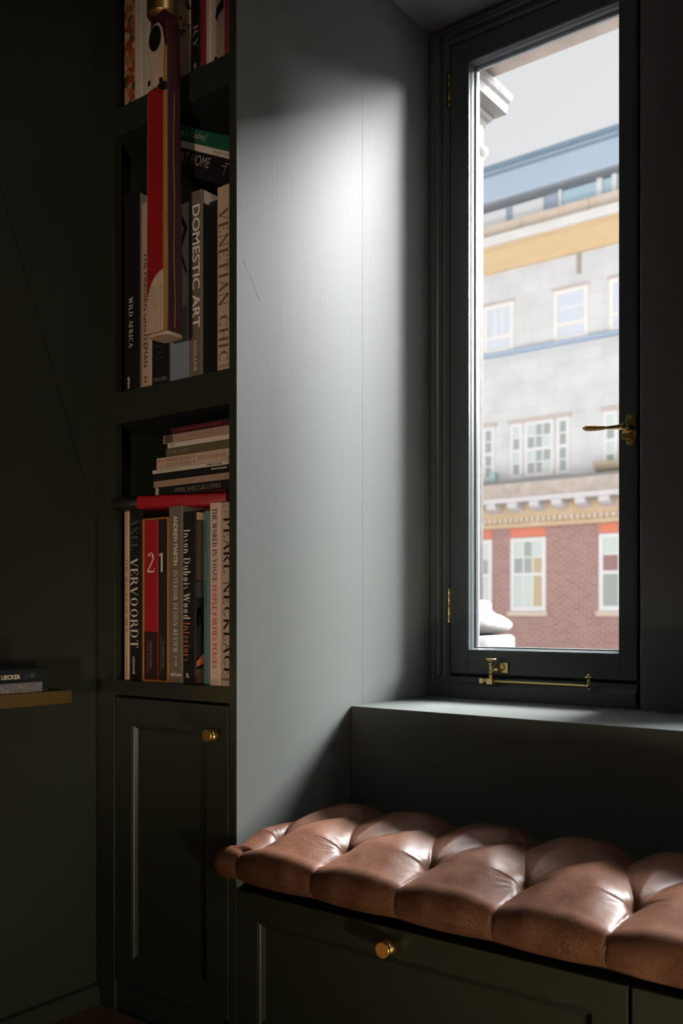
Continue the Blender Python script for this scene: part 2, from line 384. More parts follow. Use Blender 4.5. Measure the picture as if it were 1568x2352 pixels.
def shaker(name, x0, x1, z0, z1, rail, parent, th=0.020, rec=0.008, bev=0.007):
    """framed front with a recessed panel and a sloping bead"""
    d = MB().frame(x0, x1, z0, z1, [(0, 0.0), (rail[0], 0.0), (rail[0], th), (0, th)]).build(name, PAINT2, parent, 0.0012)
    MB().frame(x0 + rail[0] - 0.0002, x1 - rail[0] + 0.0002, z0 + rail[0] - 0.0002, z1 - rail[0] + 0.0002,
               [(0, 0.0008), (0.002, 0.0002), (0.004, 0.0012), (0.005, 0.003), (bev + 0.003, rec), (bev + 0.003, th - 0.002), (0, th - 0.002)]).build('bead', PAINT2, d)
    MB().box(x0 + rail[0], x1 - rail[0], rec + 0.0005, th - 0.004, z0 + rail[0], z1 - rail[0]).build('panel', PAINT2, d)
    return d
def knob(x, z, parent, r=0.0125, ln=0.030):
    k = MB().lathe([(r * 0.55, 0), (r * 0.55, 0.006), (r, 0.0065), (r, ln - 0.008), (r * 0.93, ln - 0.0075), (r * 0.93, ln - 0.0065), (r, ln - 0.006), (r, ln - 0.0008), (r - 0.0008, ln)], (x, 0.0, z), (0, -1, 0), 40)
    return k.build('knob', BRUSHED, parent, label='brushed brass knob')
cdoor = shaker('cabinet_door', XST + 0.0025, -0.0215, 0.132, 0.7095, (0.052,), bc)
knob(-0.047, 0.656, cdoor, 0.0118)

# ------------------------------------------------------------------ window bench
be = root('window_bench', (0.7, 0.1, 0.0), 'dark green painted window bench with shaker drawers under the leather cushion', 'bench')
MB().box(0.0, 1.202, 0.022, 0.346, 0.3805, 0.3980).build('seat_board', PAINT2, be, 0.002)
MB().box(0.0, 1.202, 0.026, 0.040, 0.09, 0.3805).box(0.0, 1.202, 0.05, 0.346, 0.0, 0.3805).build('carcass', SHADE, be)
MB().box(0.0, 1.202, 0.0, 0.020, 0.0, 0.092).build('plinth', PAINT2, be, 0.001)
MB().box(0.0, 0.0035, 0.0, 0.022, 0.092, 0.3805).build('side_stile', PAINT2, be)
d1 = shaker('drawer', 0.0045, 0.7240, 0.096, 0.3775, (0.0475,), be, bev=0.009)
knob(0.345, 0.352, d1, 0.0128, 0.034)
d2 = shaker('drawer', 0.7300, 1.198, 0.096, 0.3775, (0.0475,), be, bev=0.009)
knob(0.965, 0.352, d2, 0.0128, 0.034)

# ------------------------------------------------------------------ tufted leather cushion
def make_cushion():
    import numpy as np
    Xs, Xe = -0.030, 1.20
    yf, yb, zb, NV, NU = -0.028, 0.342, 0.3985, 270, 600
    prof = [(yf + 0.040, zb), (yf + 0.027, zb + 0.001)]
    for k in range(1, 9):
        a = math.pi / 2 * k / 8; prof.append((yf + 0.024 * (1 - math.sin(a)), zb + 0.025 - 0.024 * math.cos(a)))
    prof += [(yf - 0.001, 0.420), (yf, 0.430)]
    for k in range(1, 9):
        a = math.pi / 2 * k / 8; prof.append((yf + 0.020 * (1 - math.cos(a)), 0.433 + 0.017 * math.sin(a)))
    for k in range(1, 31):
        t = k / 30; prof.append((yf + 0.020 + (yb - 0.05 - yf - 0.020) * t, 0.450 + 0.010 * min(1, t * 4)))
    for k in range(1, 13):
        a = math.pi / 2 * k / 12; prof.append((yb - 0.05 + 0.05 * math.sin(a), 0.430 + 0.030 * math.cos(a)))
    prof.append((yb, zb))
    P = np.array(prof); seg = np.sqrt((np.diff(P, axis=0) ** 2).sum(1)); L = np.concatenate([[0], np.cumsum(seg)])
    s = np.linspace(0, L[-1], NV); py = np.interp(s, L, P[:, 0]); pz = np.interp(s, L, P[:, 1])
    for _ in range(8):
        py[1:-1] = (py[:-2] + 2 * py[1:-1] + py[2:]) / 4; pz[1:-1] = (pz[:-2] + 2 * pz[1:-1] + pz[2:]) / 4
    ty = np.gradient(py); tz = np.gradient(pz); nl = np.hypot(ty, tz); ny, nz = -tz / nl, ty / nl
    top = slice(NV // 4, 3 * NV // 4)
    sF = float(np.interp(0.060, py[top], s[top])); sB = float(np.interp(0.250, py[top], s[top]))
    X = Xs + (Xe - Xs) * np.linspace(0, 1, NU)
    XX, SS = np.meshgrid(X, s, indexing='ij')
    pit = 0.1695; xf0 = 0.036
    fx = [xf0 + pit * k for k in range(0, 9)]; bx = [xf0 + pit * (k + 0.5) for k in range(-1, 9)]
    segs = [((x, sF), (x - 0.017, 0.0), 0) for x in fx] + [((x, sB), (x, L[-1]), 1) for x in bx]
    for x in fx:
        for q in (-0.5, 0.5): segs.append(((x, sF), (x + q * pit, sB), 2))
    dmin = np.full(XX.shape, 9.0); fl = np.zeros_like(XX)
    for (a, b, kind) in segs:
        dx, dy = b[0] - a[0], b[1] - a[1]; l2 = dx * dx + dy * dy
        t = np.clip(((XX - a[0]) * dx + (SS - a[1]) * dy) / l2, 0, 1)
        bow = 0.006 * np.sin(np.pi * t) * (1 if kind == 2 else 0)
        d = np.hypot(XX - a[0] - t * dx + bow, SS - a[1] - t * dy)
        f = 0.60 * (4 * t * (1 - t)) ** 0.8 if kind == 2 else 0.12 * t
        near = d < dmin
        dmin = np.where(near, d, dmin); fl = np.where(near, f, fl)
    def prof_q(d, dm): return np.sqrt(np.clip(1 - (1 - np.clip(d / dm, 0, 1)) ** 2, 0, 1))
    q = fl + (1 - fl) * (0.30 * prof_q(dmin, 0.018) + 0.70 * (0.5 - 0.5 * np.cos(np.pi * np.clip(dmin / 0.062, 0, 1))) ** 0.85)
    q = q - 0.08 * np.exp(-(dmin / 0.0018) ** 2)
    dp = np.full(XX.shape, 9.0); wr = np.zeros_like(XX); rng = np.random.default_rng(3)
    for (px, sy) in [(x, sF) for x in fx] + [(x, sB) for x in bx]:
        d = np.hypot(XX - px, SS - sy); ang = np.arctan2(SS - sy, XX - px); ph = rng.random(4) * 6.28
        wav = np.sin(ang * 15 + ph[0] + 1.5 * np.sin(ang * 3 + ph[1])) * 0.6 + np.sin(ang * 26 + ph[2] + np.sin(ang * 5)) * 0.4
        wav = 1 - 2 * np.abs(wav) ** 0.7
        win = np.exp(-((d - 0.026) / 0.014) ** 2) * (0.6 + 0.4 * np.sin(ang * 2 + ph[3]))
        wr += 0.0007 * wav * win
        dp = np.minimum(dp, d)
    # puff height over the section: low on the front face, full over the seat, fading to the back edge
    hk = np.array([0.0, 0.02, 0.045, 0.075, 0.100, 0.13, 0.17, 0.215, L[-1] - 0.13, L[-1] - 0.08, L[-1] - 0.03, L[-1]])
    hv = np.array([0.0, 0.003, 0.0085, 0.0125, 0.0185, 0.0270, 0.0365, 0.040, 0.040, 0.032, 0.010, 0.0])
    h1 = np.interp(s, hk, hv)
    for _ in range(60): h1[1:-1] = (h1[:-2] + 2 * h1[1:-1] + h1[2:]) / 4
    h = np.broadcast_to(h1[None, :], XX.shape)
    disp = h * q + wr * np.clip(h / 0.03, 0, 1) - 0.011 * np.exp(-(dp / 0.012) ** 2) * np.clip(h / 0.03, 0, 1)
    Yg = py[None, :] + ny[None, :] * disp; Zg = pz[None, :] + nz[None, :] * disp
    # left end: butts against the alcove wall behind the bookcase line, puffs past it in front
    tt = np.clip((XX - Xs) / 0.070, 0, 1); roundx = np.sqrt(np.clip(1 - (1 - tt) ** 2, 0, 1))
    low = 0.420
    Zg = np.where(Zg > low, low + (Zg - low) * (0.58 + 0.42 * roundx), Zg)
    Yg = Yg + np.where(Yg < 0.02, np.clip((0.02 - Yg) / 0.05, 0, 1) * (1 - roundx) * 0.012, 0)
    blend = np.clip((-Yg - 0.0025) / 0.009, 0, 1)
    xl = 0.0015 + (Xs - 0.0015) * blend
    edge = np.clip(1 - (XX - Xs) / 0.16, 0, 1)
    Xg = XX + (xl - Xs) * edge
    Zg = np.maximum(Zg, zb)
    vs = np.stack([Xg, Yg, Zg], -1).reshape(-1, 3)
    m = MB(); m.v = [tuple(v) for v in vs]
    for i in range(NU - 1):
        for j in range(NV - 1):
            a = i * NV + j
            m.f.append([a, a + 1, a + NV + 1, a + NV]); m.sm.append(True)
    nb = len(m.v); under = lambda y: zb + 0.025 - math.sqrt(max(0.0, 0.025 ** 2 - min(0.025, max(0.0, yf + 0.030 - y)) ** 2)); m.v += [(Xg[0, j], Yg[0, j], min(Zg[0, j], under(Yg[0, j]))) for j in range(NV)]     # left end closed by a curtain that follows the edge
    for j in range(NV - 1): m.f.append([j, j + 1, nb + j + 1, nb + j]); m.sm.append(False)
    m.f.append([(NU - 1) * NV + j for j in range(NV)][::-1]); m.sm.append(False)
    m.f.append([i * NV for i in range(NU)] + [i * NV + NV - 1 for i in range(NU)][::-1]); m.sm.append(False)
    o = m.build('bench_cushion', LEATHER)
    tag(o, 'brown leather seat cushion with deep diamond tufting along the window bench', 'cushion')
    pale = mat('pale_leather', (0.20, 0.095, 0.055), 0.4)
    for x in [v for v in fx if v < Xe - 0.02]:                 # raised welt on each front pleat
        ii = lambda j: max(0, int(round((x - 0.017 * (1 - s[j] / sF) - Xs) / (Xe - Xs) * (NU - 1))))
        jl = [j for j in range(6, NV) if s[j] < sF - 0.012][::3]
        MB().tube([(Xg[ii(j), j], Yg[ii(j), j] + ny[j] * 0.0002, Zg[ii(j), j] + nz[j] * 0.0002) for j in jl], 0.0011, 6).build('welt', pale, o)
make_cushion()
# ------------------------------------------------------------------ lettering
T_, H_ = 0.175, 0.05
def l(x0, y0, x1, y1, w=T_): return ('l', x0, y0, x1, y1, w)
def a(cx, cy, rx, ry, a0, a1, T=T_): return ('a', cx, cy, rx, ry, a0, a1, T)
def sf(x, y, h=0.12): return ('l', x - h, y + (0.018 if y < 0.5 else -0.018), x + h, y + (0.018 if y < 0.5 else -0.018), 0.036)
SERIF = {
 'A': (.74, [l(.37, 1, .07, 0, H_), l(.36, 1, .66, 0), l(.18, .36, .54, .36, H_), sf(.07, 0, .09), sf(.66, 0, .1)]),
 'B': (.68, [l(.14, 0, .14, 1), l(.1, .98, .34, .98, H_), l(.1, .02, .36, .02, H_), l(.14, .52, .34, .52, H_), a(.34, .75, .22, .23, -90, 90), a(.36, .27, .25, .25, -90, 90), sf(.1, 0, .08), sf(.1, 1, .08)]),
 'C': (.78, [a(.43, .5, .36, .48, 48, 312), l(.68, .98, .68, .72, H_), l(.7, .1, .66, .24, H_)]),
 'D': (.82, [l(.14, 0, .14, 1), l(.05, .98, .38, .98, H_), l(.05, .02, .38, .02, H_), a(.38, .5, .36, .48, -90, 90)]),
 'E': (.64, [l(.14, 0, .14, 1), l(.04, .98, .55, .98, H_), l(.04, .02, .58, .02, H_), l(.14, .52, .42, .52, H_), l(.54, .98, .54, .78, H_), l(.57, .02, .57, .24, H_), l(.42, .62, .42, .42, H_)]),
 'F': (.6, [l(.14, 0, .14, 1), l(.04, .98, .54, .98, H_), l(.14, .52, .42, .52, H_), l(.53, .98, .53, .78, H_), l(.42, .62, .42, .42, H_), sf(.14, 0)]),
 'G': (.84, [a(.43, .5, .36, .48, 48, 318), l(.68, .98, .68, .72, H_), l(.71, .06, .71, .42), sf(.7, .43, .11)]),
 'H': (.86, [l(.15, 0, .15, 1), l(.71, 0, .71, 1), l(.15, .51, .71, .51, H_), sf(.15, 0), sf(.15, 1), sf(.71, 0), sf(.71, 1)]),
 'I': (.34, [l(.17, 0, .17, 1), sf(.17, 0), sf(.17, 1)]),
 'J': (.46, [l(.28, .2, .28, 1), a(.14, .16, .14, .16, -120, 0), sf(.28, 1)]),
 'K': (.8, [l(.15, 0, .15, 1), l(.62, 1, .15, .42, H_), l(.3, .58, .7, 0), sf(.15, 0), sf(.15, 1), sf(.62, 1, .1), sf(.7, 0, .1)]),
 'L': (.64, [l(.15, 0, .15, 1), l(.04, .02, .58, .02, H_), l(.57, .02, .57, .26, H_), sf(.15, 1)]),
 'M': (1.0, [l(.14, 0, .14, 1, H_), l(.16, 1, .5, .05), l(.5, .05, .84, 1, H_), l(.86, 0, .86, 1), sf(.14, 0, .1), sf(.12, 1, .08), sf(.86, 0), sf(.88, 1, .08)]),
 'N': (.86, [l(.14, 0, .14, 1, H_), l(.14, 1, .72, .02), l(.72, 0, .72, 1, H_), sf(.14, 0, .1), sf(.1, 1, .07), sf(.72, 1, .1)]),
 'O': (.86, [a(.43, .5, .35, .48, 0, 360)]),
 'P': (.66, [l(.14, 0, .14, 1), l(.04, .98, .36, .98, H_), l(.14, .46, .36, .46, H_), a(.36, .72, .23, .26, -90, 90), sf(.14, 0)]),
 'Q': (.86, [a(.43, .5, .35, .48, 0, 360), l(.45, .1, .75, -.15, .1)]),
 'R': (.76, [l(.14, 0, .14, 1), l(.04, .98, .36, .98, H_), l(.14, .5, .36, .5, H_), a(.36, .74, .22, .24, -90, 90), l(.38, .5, .68, 0), sf(.14, 0), sf(.7, 0, .08)]),
 'S': (.6, [a(.3, .745, .2, .235, 40, 250, .11), a(.31, .255, .22, .235, -140, 75, .11), l(.18, .63, .44, .36, .15), l(.5, .98, .5, .76, H_), l(.08, .02, .08, .26, H_)]),
 'T': (.72, [l(.36, 0, .36, 1), l(.05, .98, .67, .98, H_), l(.06, .98, .06, .76, H_), l(.66, .98, .66, .76, H_), sf(.36, 0)]),
 'U': (.82, [l(.15, .3, .15, 1), l(.68, .3, .68, 1, H_), a(.415, .3, .265, .28, 180, 360, .12), sf(.15, 1), sf(.68, 1, .1)]),
 'V': (.76, [l(.1, 1, .38, 0), l(.38, 0, .68, 1, H_), sf(.1, 1, .1), sf(.68, 1, .09)]),
 'W': (1.08, [l(.09, 1, .32, 0), l(.32, 0, .55, 1, H_), l(.53, 1, .76, 0), l(.76, 0, 1.0, 1, H_), sf(.1, 1, .1), sf(.54, 1, .1), sf(1.0, 1, .08)]),
 'X': (.78, [l(.1, 1, .68, 0), l(.66, 1, .1, 0, H_), sf(.1, 1, .09), sf(.66, 1, .09), sf(.1, 0, .09), sf(.68, 0, .1)]),
 'Y': (.74, [l(.1, 1, .37, .46), l(.37, .46, .64, 1, H_), l(.37, 0, .37, .48), sf(.1, 1, .1), sf(.64, 1, .1), sf(.37, 0)]),
 'Z': (.68, [l(.58, 1, .1, 0), l(.08, .98, .6, .98, H_), l(.08, .02, .62, .02, H_), l(.08, .98, .08, .78, H_), l(.61, .02, .61, .24, H_)]),
 '1': (.5, [l(.27, 0, .27, 1, .17), l(.27, 1, .06, .8, .1)]),
 '2': (.64, [a(.31, .74, .24, .24, -10, 165), l(.53, .68, .06, .05, .09), l(.05, .035, .56, .035, .08), l(.57, .03, .58, .2, H_)]),
 '$': (.6, [a(.3, .72, .2, .2, 40, 250, .13), a(.31, .28, .22, .2, -140, 75, .13), l(.18, .62, .44, .38, .16), l(.31, -.08, .31, 1.08, .05)]),
 'n': (.62, [l(.14, 0, .14, .66), a(.31, .4, .18, .25, 0, 150, .13), l(.49, 0, .49, .42), sf(.14, 0, .1), sf(.49, 0, .1), sf(.1, .66, .07)]),
 's': (.44, [a(.22, .49, .13, .16, 40, 250, .09), a(.23, .17, .15, .16, -140, 75, .09), l(.14, .41, .32, .24, .12)]),
 'o': (.6, [a(.3, .33, .24, .32, 0, 360)]),
 'u': (.64, [l(.14, .22, .14, .66), a(.31, .24, .18, .23, 180, 330, .12), l(.5, 0, .5, .66), sf(.1, .66, .07), sf(.46, .66, .07), sf(.54, 0, .07)]),
 'b': (.62, [l(.14, 0, .14, 1.05), a(.32, .33, .22, .32, -150, 150), sf(.1, 1.05, .08)]),
 'd': (.64, [l(.5, 0, .5, 1.05), a(.32, .33, .24, .32, 30, 330), sf(.46, 1.05, .08), sf(.55, 0, .07)]),
 'i': (.32, [l(.16, 0, .16, .66), sf(.16, 0, .1), sf(.12, .66, .07), l(.16, .84, .16, .98, .15)]),
 't': (.4, [l(.18, .1, .18, .88), l(.03, .64, .34, .64, H_), a(.28, .12, .1, .1, 180, 320, .1)]),
 'e': (.54, [a(.28, .33, .22, .32, 0, 310), l(.06, .36, .5, .36, H_)]),
 'r': (.46, [l(.14, 0, .14, .66), a(.32, .44, .17, .2, 60, 160, .13), sf(.14, 0, .1), sf(.1, .66, .07)]),
 'c': (.5, [a(.28, .33, .22, .32, 45, 315)]),
 'g': (.56, [a(.27, .42, .19, .22, 0, 360), a(.27, -.06, .22, .17, 0, 360, .1), l(.4, .58, .52, .66, .07), l(.2, .2, .2, .1, .08)]),
 'a': (.54, [l(.42, 0, .42, .45), a(.26, .45, .16, .19, 0, 150, .12), a(.24, .17, .16, .16, 60, 330, .12)]),
 '?': (.46, [a(.2, .78, .17, .2, -60, 170, .12), l(.26, .58, .2, .28, .09), l(.2, .0, .2, .12, .14)]),
 ' ': (.34, []),
}
def serif_poly(text):
    vs, fs, x = [], [], 0.0
    for ch in text:
        adv, strokes = SERIF.get(ch, SERIF[' '])
        for st in strokes:
            o = len(vs)
            if st[0] == 'l':
                _, x0, y0, x1, y1, w = st
                d = Vector((x1 - x0, y1 - y0)); n = Vector((-d.y, d.x)).normalized() * (w / 2)
                if abs(d.y) > abs(d.x) * 0.15 and abs(d.x) > 0.02:      # slanted strokes end flat
                    n = Vector((w / 2 * math.copysign(1, n.x) * min(1.6, d.length / abs(d.y)), 0))
                vs += [(x + x0 + n.x, y0 + n.y), (x + x0 - n.x, y0 - n.y), (x + x1 - n.x, y1 - n.y), (x + x1 + n.x, y1 + n.y)]
                fs.append((o, o + 1, o + 2, o + 3))
            else:
                _, cx, cy, rx, ry, a0, a1, T = st
                N = max(6, int(abs(a1 - a0) / 18))
                for k in range(N + 1):
                    an = math.radians(a0 + (a1 - a0) * k / N); c, s_ = math.cos(an), math.sin(an)
                    w = H_ + (T - H_) * abs(c) ** 1.3
                    vs += [(x + cx + rx * c, cy + ry * s_), (x + cx + (rx - w) * c, cy + (ry - H_ - (w - H_) * 0.15) * s_)]
                fs += [(o + 2 * k, o + 2 * k + 1, o + 2 * k + 3, o + 2 * k + 2) for k in range(N)]
        x += adv + 0.10
    return vs, fs
_sans = {}
def sans_poly(text, bold=0.0):
    key = (text, bold)
    if key in _sans: return _sans[key]
    c = bpy.data.curves.new('lettering', 'FONT'); c.body = text; c.resolution_u = 3; c.offset = bold
    o = bpy.data.objects.new('lettering', c); COL.objects.link(o)
    bpy.context.view_layer.update()
    me = bpy.data.meshes.new_from_object(o.evaluated_get(bpy.context.evaluated_depsgraph_get()))
    vs = [(v.co.x, v.co.y) for v in me.vertices]; fs = [tuple(p.vertices) for p in me.polygons]
    bpy.data.objects.remove(o); bpy.data.curves.remove(c); bpy.data.meshes.remove(me)
    _sans[key] = (vs, fs); return vs, fs

def ink(name, col, rough=0.6, metal=0.0): return mat(name, col, rough, metal)
CREAM = ink('ink_cream', (0.75, 0.68, 0.58)); BLACK = ink('ink_black', (0.012, 0.012, 0.012)); WHITE = ink('ink_white', (0.80, 0.78, 0.74))
REDINK = ink('ink_red', (0.55, 0.04, 0.03)); ORANGE = ink('ink_orange', (0.55, 0.13, 0.05)); GREYINK = ink('ink_grey', (0.10, 0.10, 0.10)); TANINK = ink('ink_tan', (0.30, 0.20, 0.13))
BROWNINK = ink('ink_brown', (0.16, 0.10, 0.06)); DIM = ink('ink_dim', (0.26, 0.225, 0.19)); SOFT = ink('ink_soft', (0.42, 0.37, 0.32)); NAVYINK = ink('ink_navy', (0.02, 0.04, 0.08))

PAGES = mat('page_edges', (0.70, 0.62, 0.48), 0.9, bump=('noise', (3, 900, 3), 0.3, 0.001))
def lettering(book, t, h, text, z0, z1, c, cap, m, font='serif', bold=0.0, flat=False, name='title'):
    """print on the spine. z0,z1: span as fractions of the height from the top; c, cap: centre and letter height as fractions of the thickness.
    flat=True: letters stand across the spine, z0 is the centre height, z1 the letter height, c centre, cap the width (fractions of t)"""
    vs, fs = serif_poly(text) if font == 'serif' else sans_poly(text, bold)
    x0 = min(v[0] for v in vs); x1 = max(v[0] for v in vs); y0 = min(v[1] for v in vs); y1 = max(v[1] for v in vs)
    y0 = min(y0, 0) if font == 'serif' else y0
    P = []
    for x, y in vs:
        u = (x - x0) / (x1 - x0); w = (y - y0) / (y1 - y0)
        if flat: P.append((t * (c + (u - 0.5) * cap), -0.0006, h * (1 - z0 + (w - 0.5) * z1)))
        else: P.append((t * (c + (w - 0.5) * cap), -0.0006, h * (1 - z0 - (z1 - z0) * u)))
    me = bpy.data.meshes.new(name); me.from_pydata(P, [], fs); me.materials.append(m)
    o = bpy.data.objects.new(name, me); COL.objects.link(o); o.parent = book
    return o
def patch(book, x0, x1, z0, z1, m, name='spine_label', y=-0.0003):
    me = bpy.data.meshes.new(name); me.from_pydata([(x0, y, z0), (x1, y, z0), (x1, y, z1), (x0, y, z1)], [], [(0, 1, 2, 3)]); me.materials.append(m)
    o = bpy.data.objects.new(name, me); COL.objects.link(o); o.parent = book; return o
def poly_print(book, pts, m, name='printed_shape', side=None, y=-0.0004):
    """flat printed shape: on the spine (x,z) or, with side = thickness, on the right-hand cover (y,z)"""
    vs = [(p, y, q) for p, q in pts] if side is None else [(side + 0.0004, p, q) for p, q in pts]
    me = bpy.data.meshes.new(name); me.from_pydata(vs, [], [tuple(range(len(vs)))]); me.materials.append(m)
    o = bpy.data.objects.new(name, me); COL.objects.link(o); o.parent = book; return o

def local_mesh(mb, name, m, parent, bevel=0.0):
    o = mb.build(name, m, None, bevel); o.parent = parent; return o
def book(t, h, d, m, loc, label, group, rot=None, kind='hard', name='book'):
    b = root(name, loc, label, 'book', group, rot=rot)
    c = 0.0022 if kind == 'hard' else 0.0007; r = min(0.003, t * 0.3) if kind == 'hard' else 0.0008
    out = [(0, d), (0, r), (r * 0.3, r * 0.3), (r, 0), (t - r, 0), (t - r * 0.3, r * 0.3), (t, r), (t, d), (t - c, d), (t - c, c * 1.2), (c, c * 1.2), (c, d)]
    local_mesh(MB().prism(out, lambda p, q, z: (p, q, z), 0, h), 'cover', m, b)
    i = 0.004 if kind == 'hard' else 0.0006
    local_mesh(MB().box(c, t - c, c * 1.2, d - i, i, h - i), 'pages', PAGES, b)
    return b
LIE = -math.pi / 2

# ---- colours of the bindings
def cloth(name, col, rough=0.55): return mat(name, col, rough, bump=('noise', 900, 0.05, 0.0005))
BK = cloth('binding_black', (0.012, 0.012, 0.013), 0.4); BEIGE = cloth('binding_beige', (0.52, 0.40, 0.31)); PINKISH = cloth('binding_pale_pink', (0.62, 0.47, 0.40))
WHT = cloth('binding_white', (0.62, 0.56, 0.49)); TAUPE = cloth('binding_taupe', (0.17, 0.14, 0.11)); CRM = cloth('binding_cream', (0.62, 0.44, 0.26))
TEAL = cloth('binding_teal', (0.10, 0.22, 0.25)); MAGENTA = cloth('binding_magenta', (0.22, 0.02, 0.045)); GREEN = cloth('binding_green', (0.008, 0.10, 0.055)); BLUE = cloth('binding_slate_blue', (0.22, 0.27, 0.36))
OLIVE = cloth('binding_olive', (0.12, 0.10, 0.05)); MAROON = cloth('binding_maroon', (0.05, 0.012, 0.02)); TAN = cloth('binding_tan', (0.38, 0.27, 0.20)); REDB = cloth('binding_red', (0.40, 0.012, 0.02)); NAVY = cloth('binding_navy', (0.012, 0.018, 0.025), 0.35)
GREENBK = cloth('binding_green_black', (0.016, 0.020, 0.016)); SILVER = mat('foil_silver', (0.70, 0.72, 0.76), 0.25, 0.9, bump=('noise', 160, 0.5, 0.004))
FLORAL = mat('binding_floral', (0.30, 0.05, 0.03), 0.5)
def _floral(m):
    n = m.node_tree.nodes; L = m.node_tree.links; t = n.new('ShaderNodeTexCoord'); v = n.new('ShaderNodeTexVoronoi'); v.inputs['Scale'].default_value = 70
    r = n.new('ShaderNodeValToRGB'); r.color_ramp.interpolation = 'CONSTANT'
    cols = [(0.30, 0.05, 0.03), (0.40, 0.26, 0.14), (0.05, 0.06, 0.02), (0.45, 0.33, 0.22), (0.35, 0.10, 0.04), (0.32, 0.22, 0.04)]
    e = r.color_ramp.elements
    e[0].color = (*cols[0], 1); e[1].position = 0.2; e[1].color = (*cols[1], 1)
    for k in range(2, 6): q = e.new(k / 6 + 0.05); q.color = (*cols[k], 1)
    s = n.new('ShaderNodeSeparateColor'); L.new(t.outputs['Object'], v.inputs['Vector']); L.new(v.outputs['Color'], s.inputs[0]); L.new(s.outputs[0], r.inputs[0]); L.new(r.outputs[0], n['Principled BSDF'].inputs['Base Color'])
_floral(FLORAL)

def stand(px0, px1, ytop, zs, m, label, group, d=0.24, yf=0.012, kind='hard', h=None, name='book'):
    """a book standing on a shelf at height zs whose spine the photograph shows between px0 and px1 with its top at ytop"""
    x0, zt = pix(px0, ytop, yf); x1, _ = pix(px1, ytop, yf)
    hh = h or zt - zs
    return book(x1 - x0 - 0.0006, hh - 0.0008, d, m, (x0, yf, zs + 0.0006), label, group, kind=kind, name=name), x1 - x0 - 0.0006, hh - 0.0008
def yat(px, X):
    a_ = (px - CXP) / F_PX
    return CAMY + (X - CAMX) / (UX * a_ + UY) * (NX * a_ + NY)

# ------------------------------------------------------------------ top compartment
G = 'books on the top shelf'
b, t, h = stand(284, 307.5, 0, ZA, FLORAL, 'book with a red and yellow floral spine, first on the top shelf', G, h=0.245)
b, t, h = stand(308, 326, 0, ZA, WHT, 'plain white spined book beside the floral one on the top shelf', G, h=0.255)
b, t, h = stand(390, 437, 0, ZA, cloth('binding_sand', (0.40, 0.30, 0.18)), 'sand coloured book with dark foliage printed on its spine', G, h=0.25)
rr = random.Random(7)
lf = MB()
for k in range(70):
    x, z = rr.uniform(0.1, 0.97) * t, rr.uniform(0.06, 0.245); z = max(z, 0.075 + rr.random() * 0.03 if x < t * .6 else 0.095)
    an = rr.uniform(0, 6.28); s_ = rr.uniform(0.003, 0.009)
    lf.add([(x - s_ * math.cos(an), -0.0004, z - s_ * math.sin(an)), (x + s_ * .35 * math.sin(an), -0.0004, z - s_ * .35 * math.cos(an)), (x + s_ * math.cos(an), -0.0004, z + s_ * math.sin(an)), (x - s_ * .35 * math.sin(an), -0.0004, z + s_ * .35 * math.cos(an))], [(0, 1, 2, 3)])
lo = local_mesh(lf, 'foliage_print', ink('ink_dark_foliage', (0.03, 0.022, 0.018)), b); lo['kind'] = 'stuff'
b, t, h = stand(437.5, 457.5, 0, ZA, BK, 'black book with pale slanted lettering on the top shelf', G, h=0.245)
lettering(b, t, h, 'RY', 0.62, 0.80, 0.6, 0.55, DIM)
poly_print(b, [(t * .55 + 0.0035 * math.cos(k * .5236), 0.016 + 0.006 * math.sin(k * .5236)) for k in range(12)], TANINK, 'spine_emblem')
b, t, h = stand(458, 471.5, 0, ZA, MAGENTA, 'narrow magenta book left of the white one on the top shelf', G, h=0.235)
bw, tw, hw = stand(472, 484, 0, ZA, PINKISH, 'pale book with a dark swoosh and round emblem on its open side cover', G, h=0.25)
xr = pix(484, 0, 0.012)[0]
yn = yat(513.5, xr) - 0.012
poly_print(bw, [(0.012, 0.098), (yn * .45, 0.118), (yn, 0.150), (yn, 0.128), (yn * .55, 0.105), (0.02, 0.094)], BLACK, side=tw)
poly_print(bw, [(yn * .42 + yn * 0.17 * math.cos(k * .5236), 0.014 + 0.012 * math.sin(k * .5236)) for k in range(12)], BLACK, 'cover_emblem', side=tw)
poly_print(bw, [(0.008, 0.200), (yn * .4, 0.225), (yn * .4, 0.245), (0.008, 0.245)], ink('ink_blue', (0.02, 0.12, 0.20)), side=tw)
b, t, h = stand(514, 530, 0, ZA, MAGENTA, 'dark magenta book last on the top shelf, set back by the end panel', G, h=0.24, yf=yn + 0.012, d=0.2)

# ------------------------------------------------------------------ middle compartment, standing
G = 'books standing on the middle shelf'
b, t, h = stand(284, 321.6, 447, ZB, BK, 'tall black book with WILD AFRICA on its spine, first on the middle shelf', G)
lettering(b, t, h, 'WILD AFRICA', 0.53, 0.78, 0.46, 0.26, WHITE)
lettering(b, t, h, 'teNeues', 0.925, 0.985, 0.34, 0.16, WHITE, 'sans', 0.02)
b, t, h = stand(321.9, 324.3, 444, ZB, cloth('binding_grey', (0.28, 0.27, 0.25)), 'very thin grey book between WILD AFRICA and the beige spine', G, kind='soft')
b, t, h = stand(324.5, 347, 470, ZB, BEIGE, 'beige book with THE PARISIAN GENTLEMAN in black along the spine', G)
lettering(b, t, h, 'THE PARISIAN GENTLEMAN', 0.268, 0.885, 0.46, 0.40, BLACK, 'sans', 0.0)
lo = MB(); zc, xc_ = 0.018, t * .45
for k in range(2):
    lo.add([(xc_ - .0045, -0.0006, zc), (xc_, -0.0006, zc + .0075 * (1 - 2 * k)), (xc_ + .0045, -0.0006, zc), (xc_, -0.0006, zc + .0035 * (1 - 2 * k))], [(0, 1, 2, 3)])
local_mesh(lo, 'publisher_mark', BLACK, b)
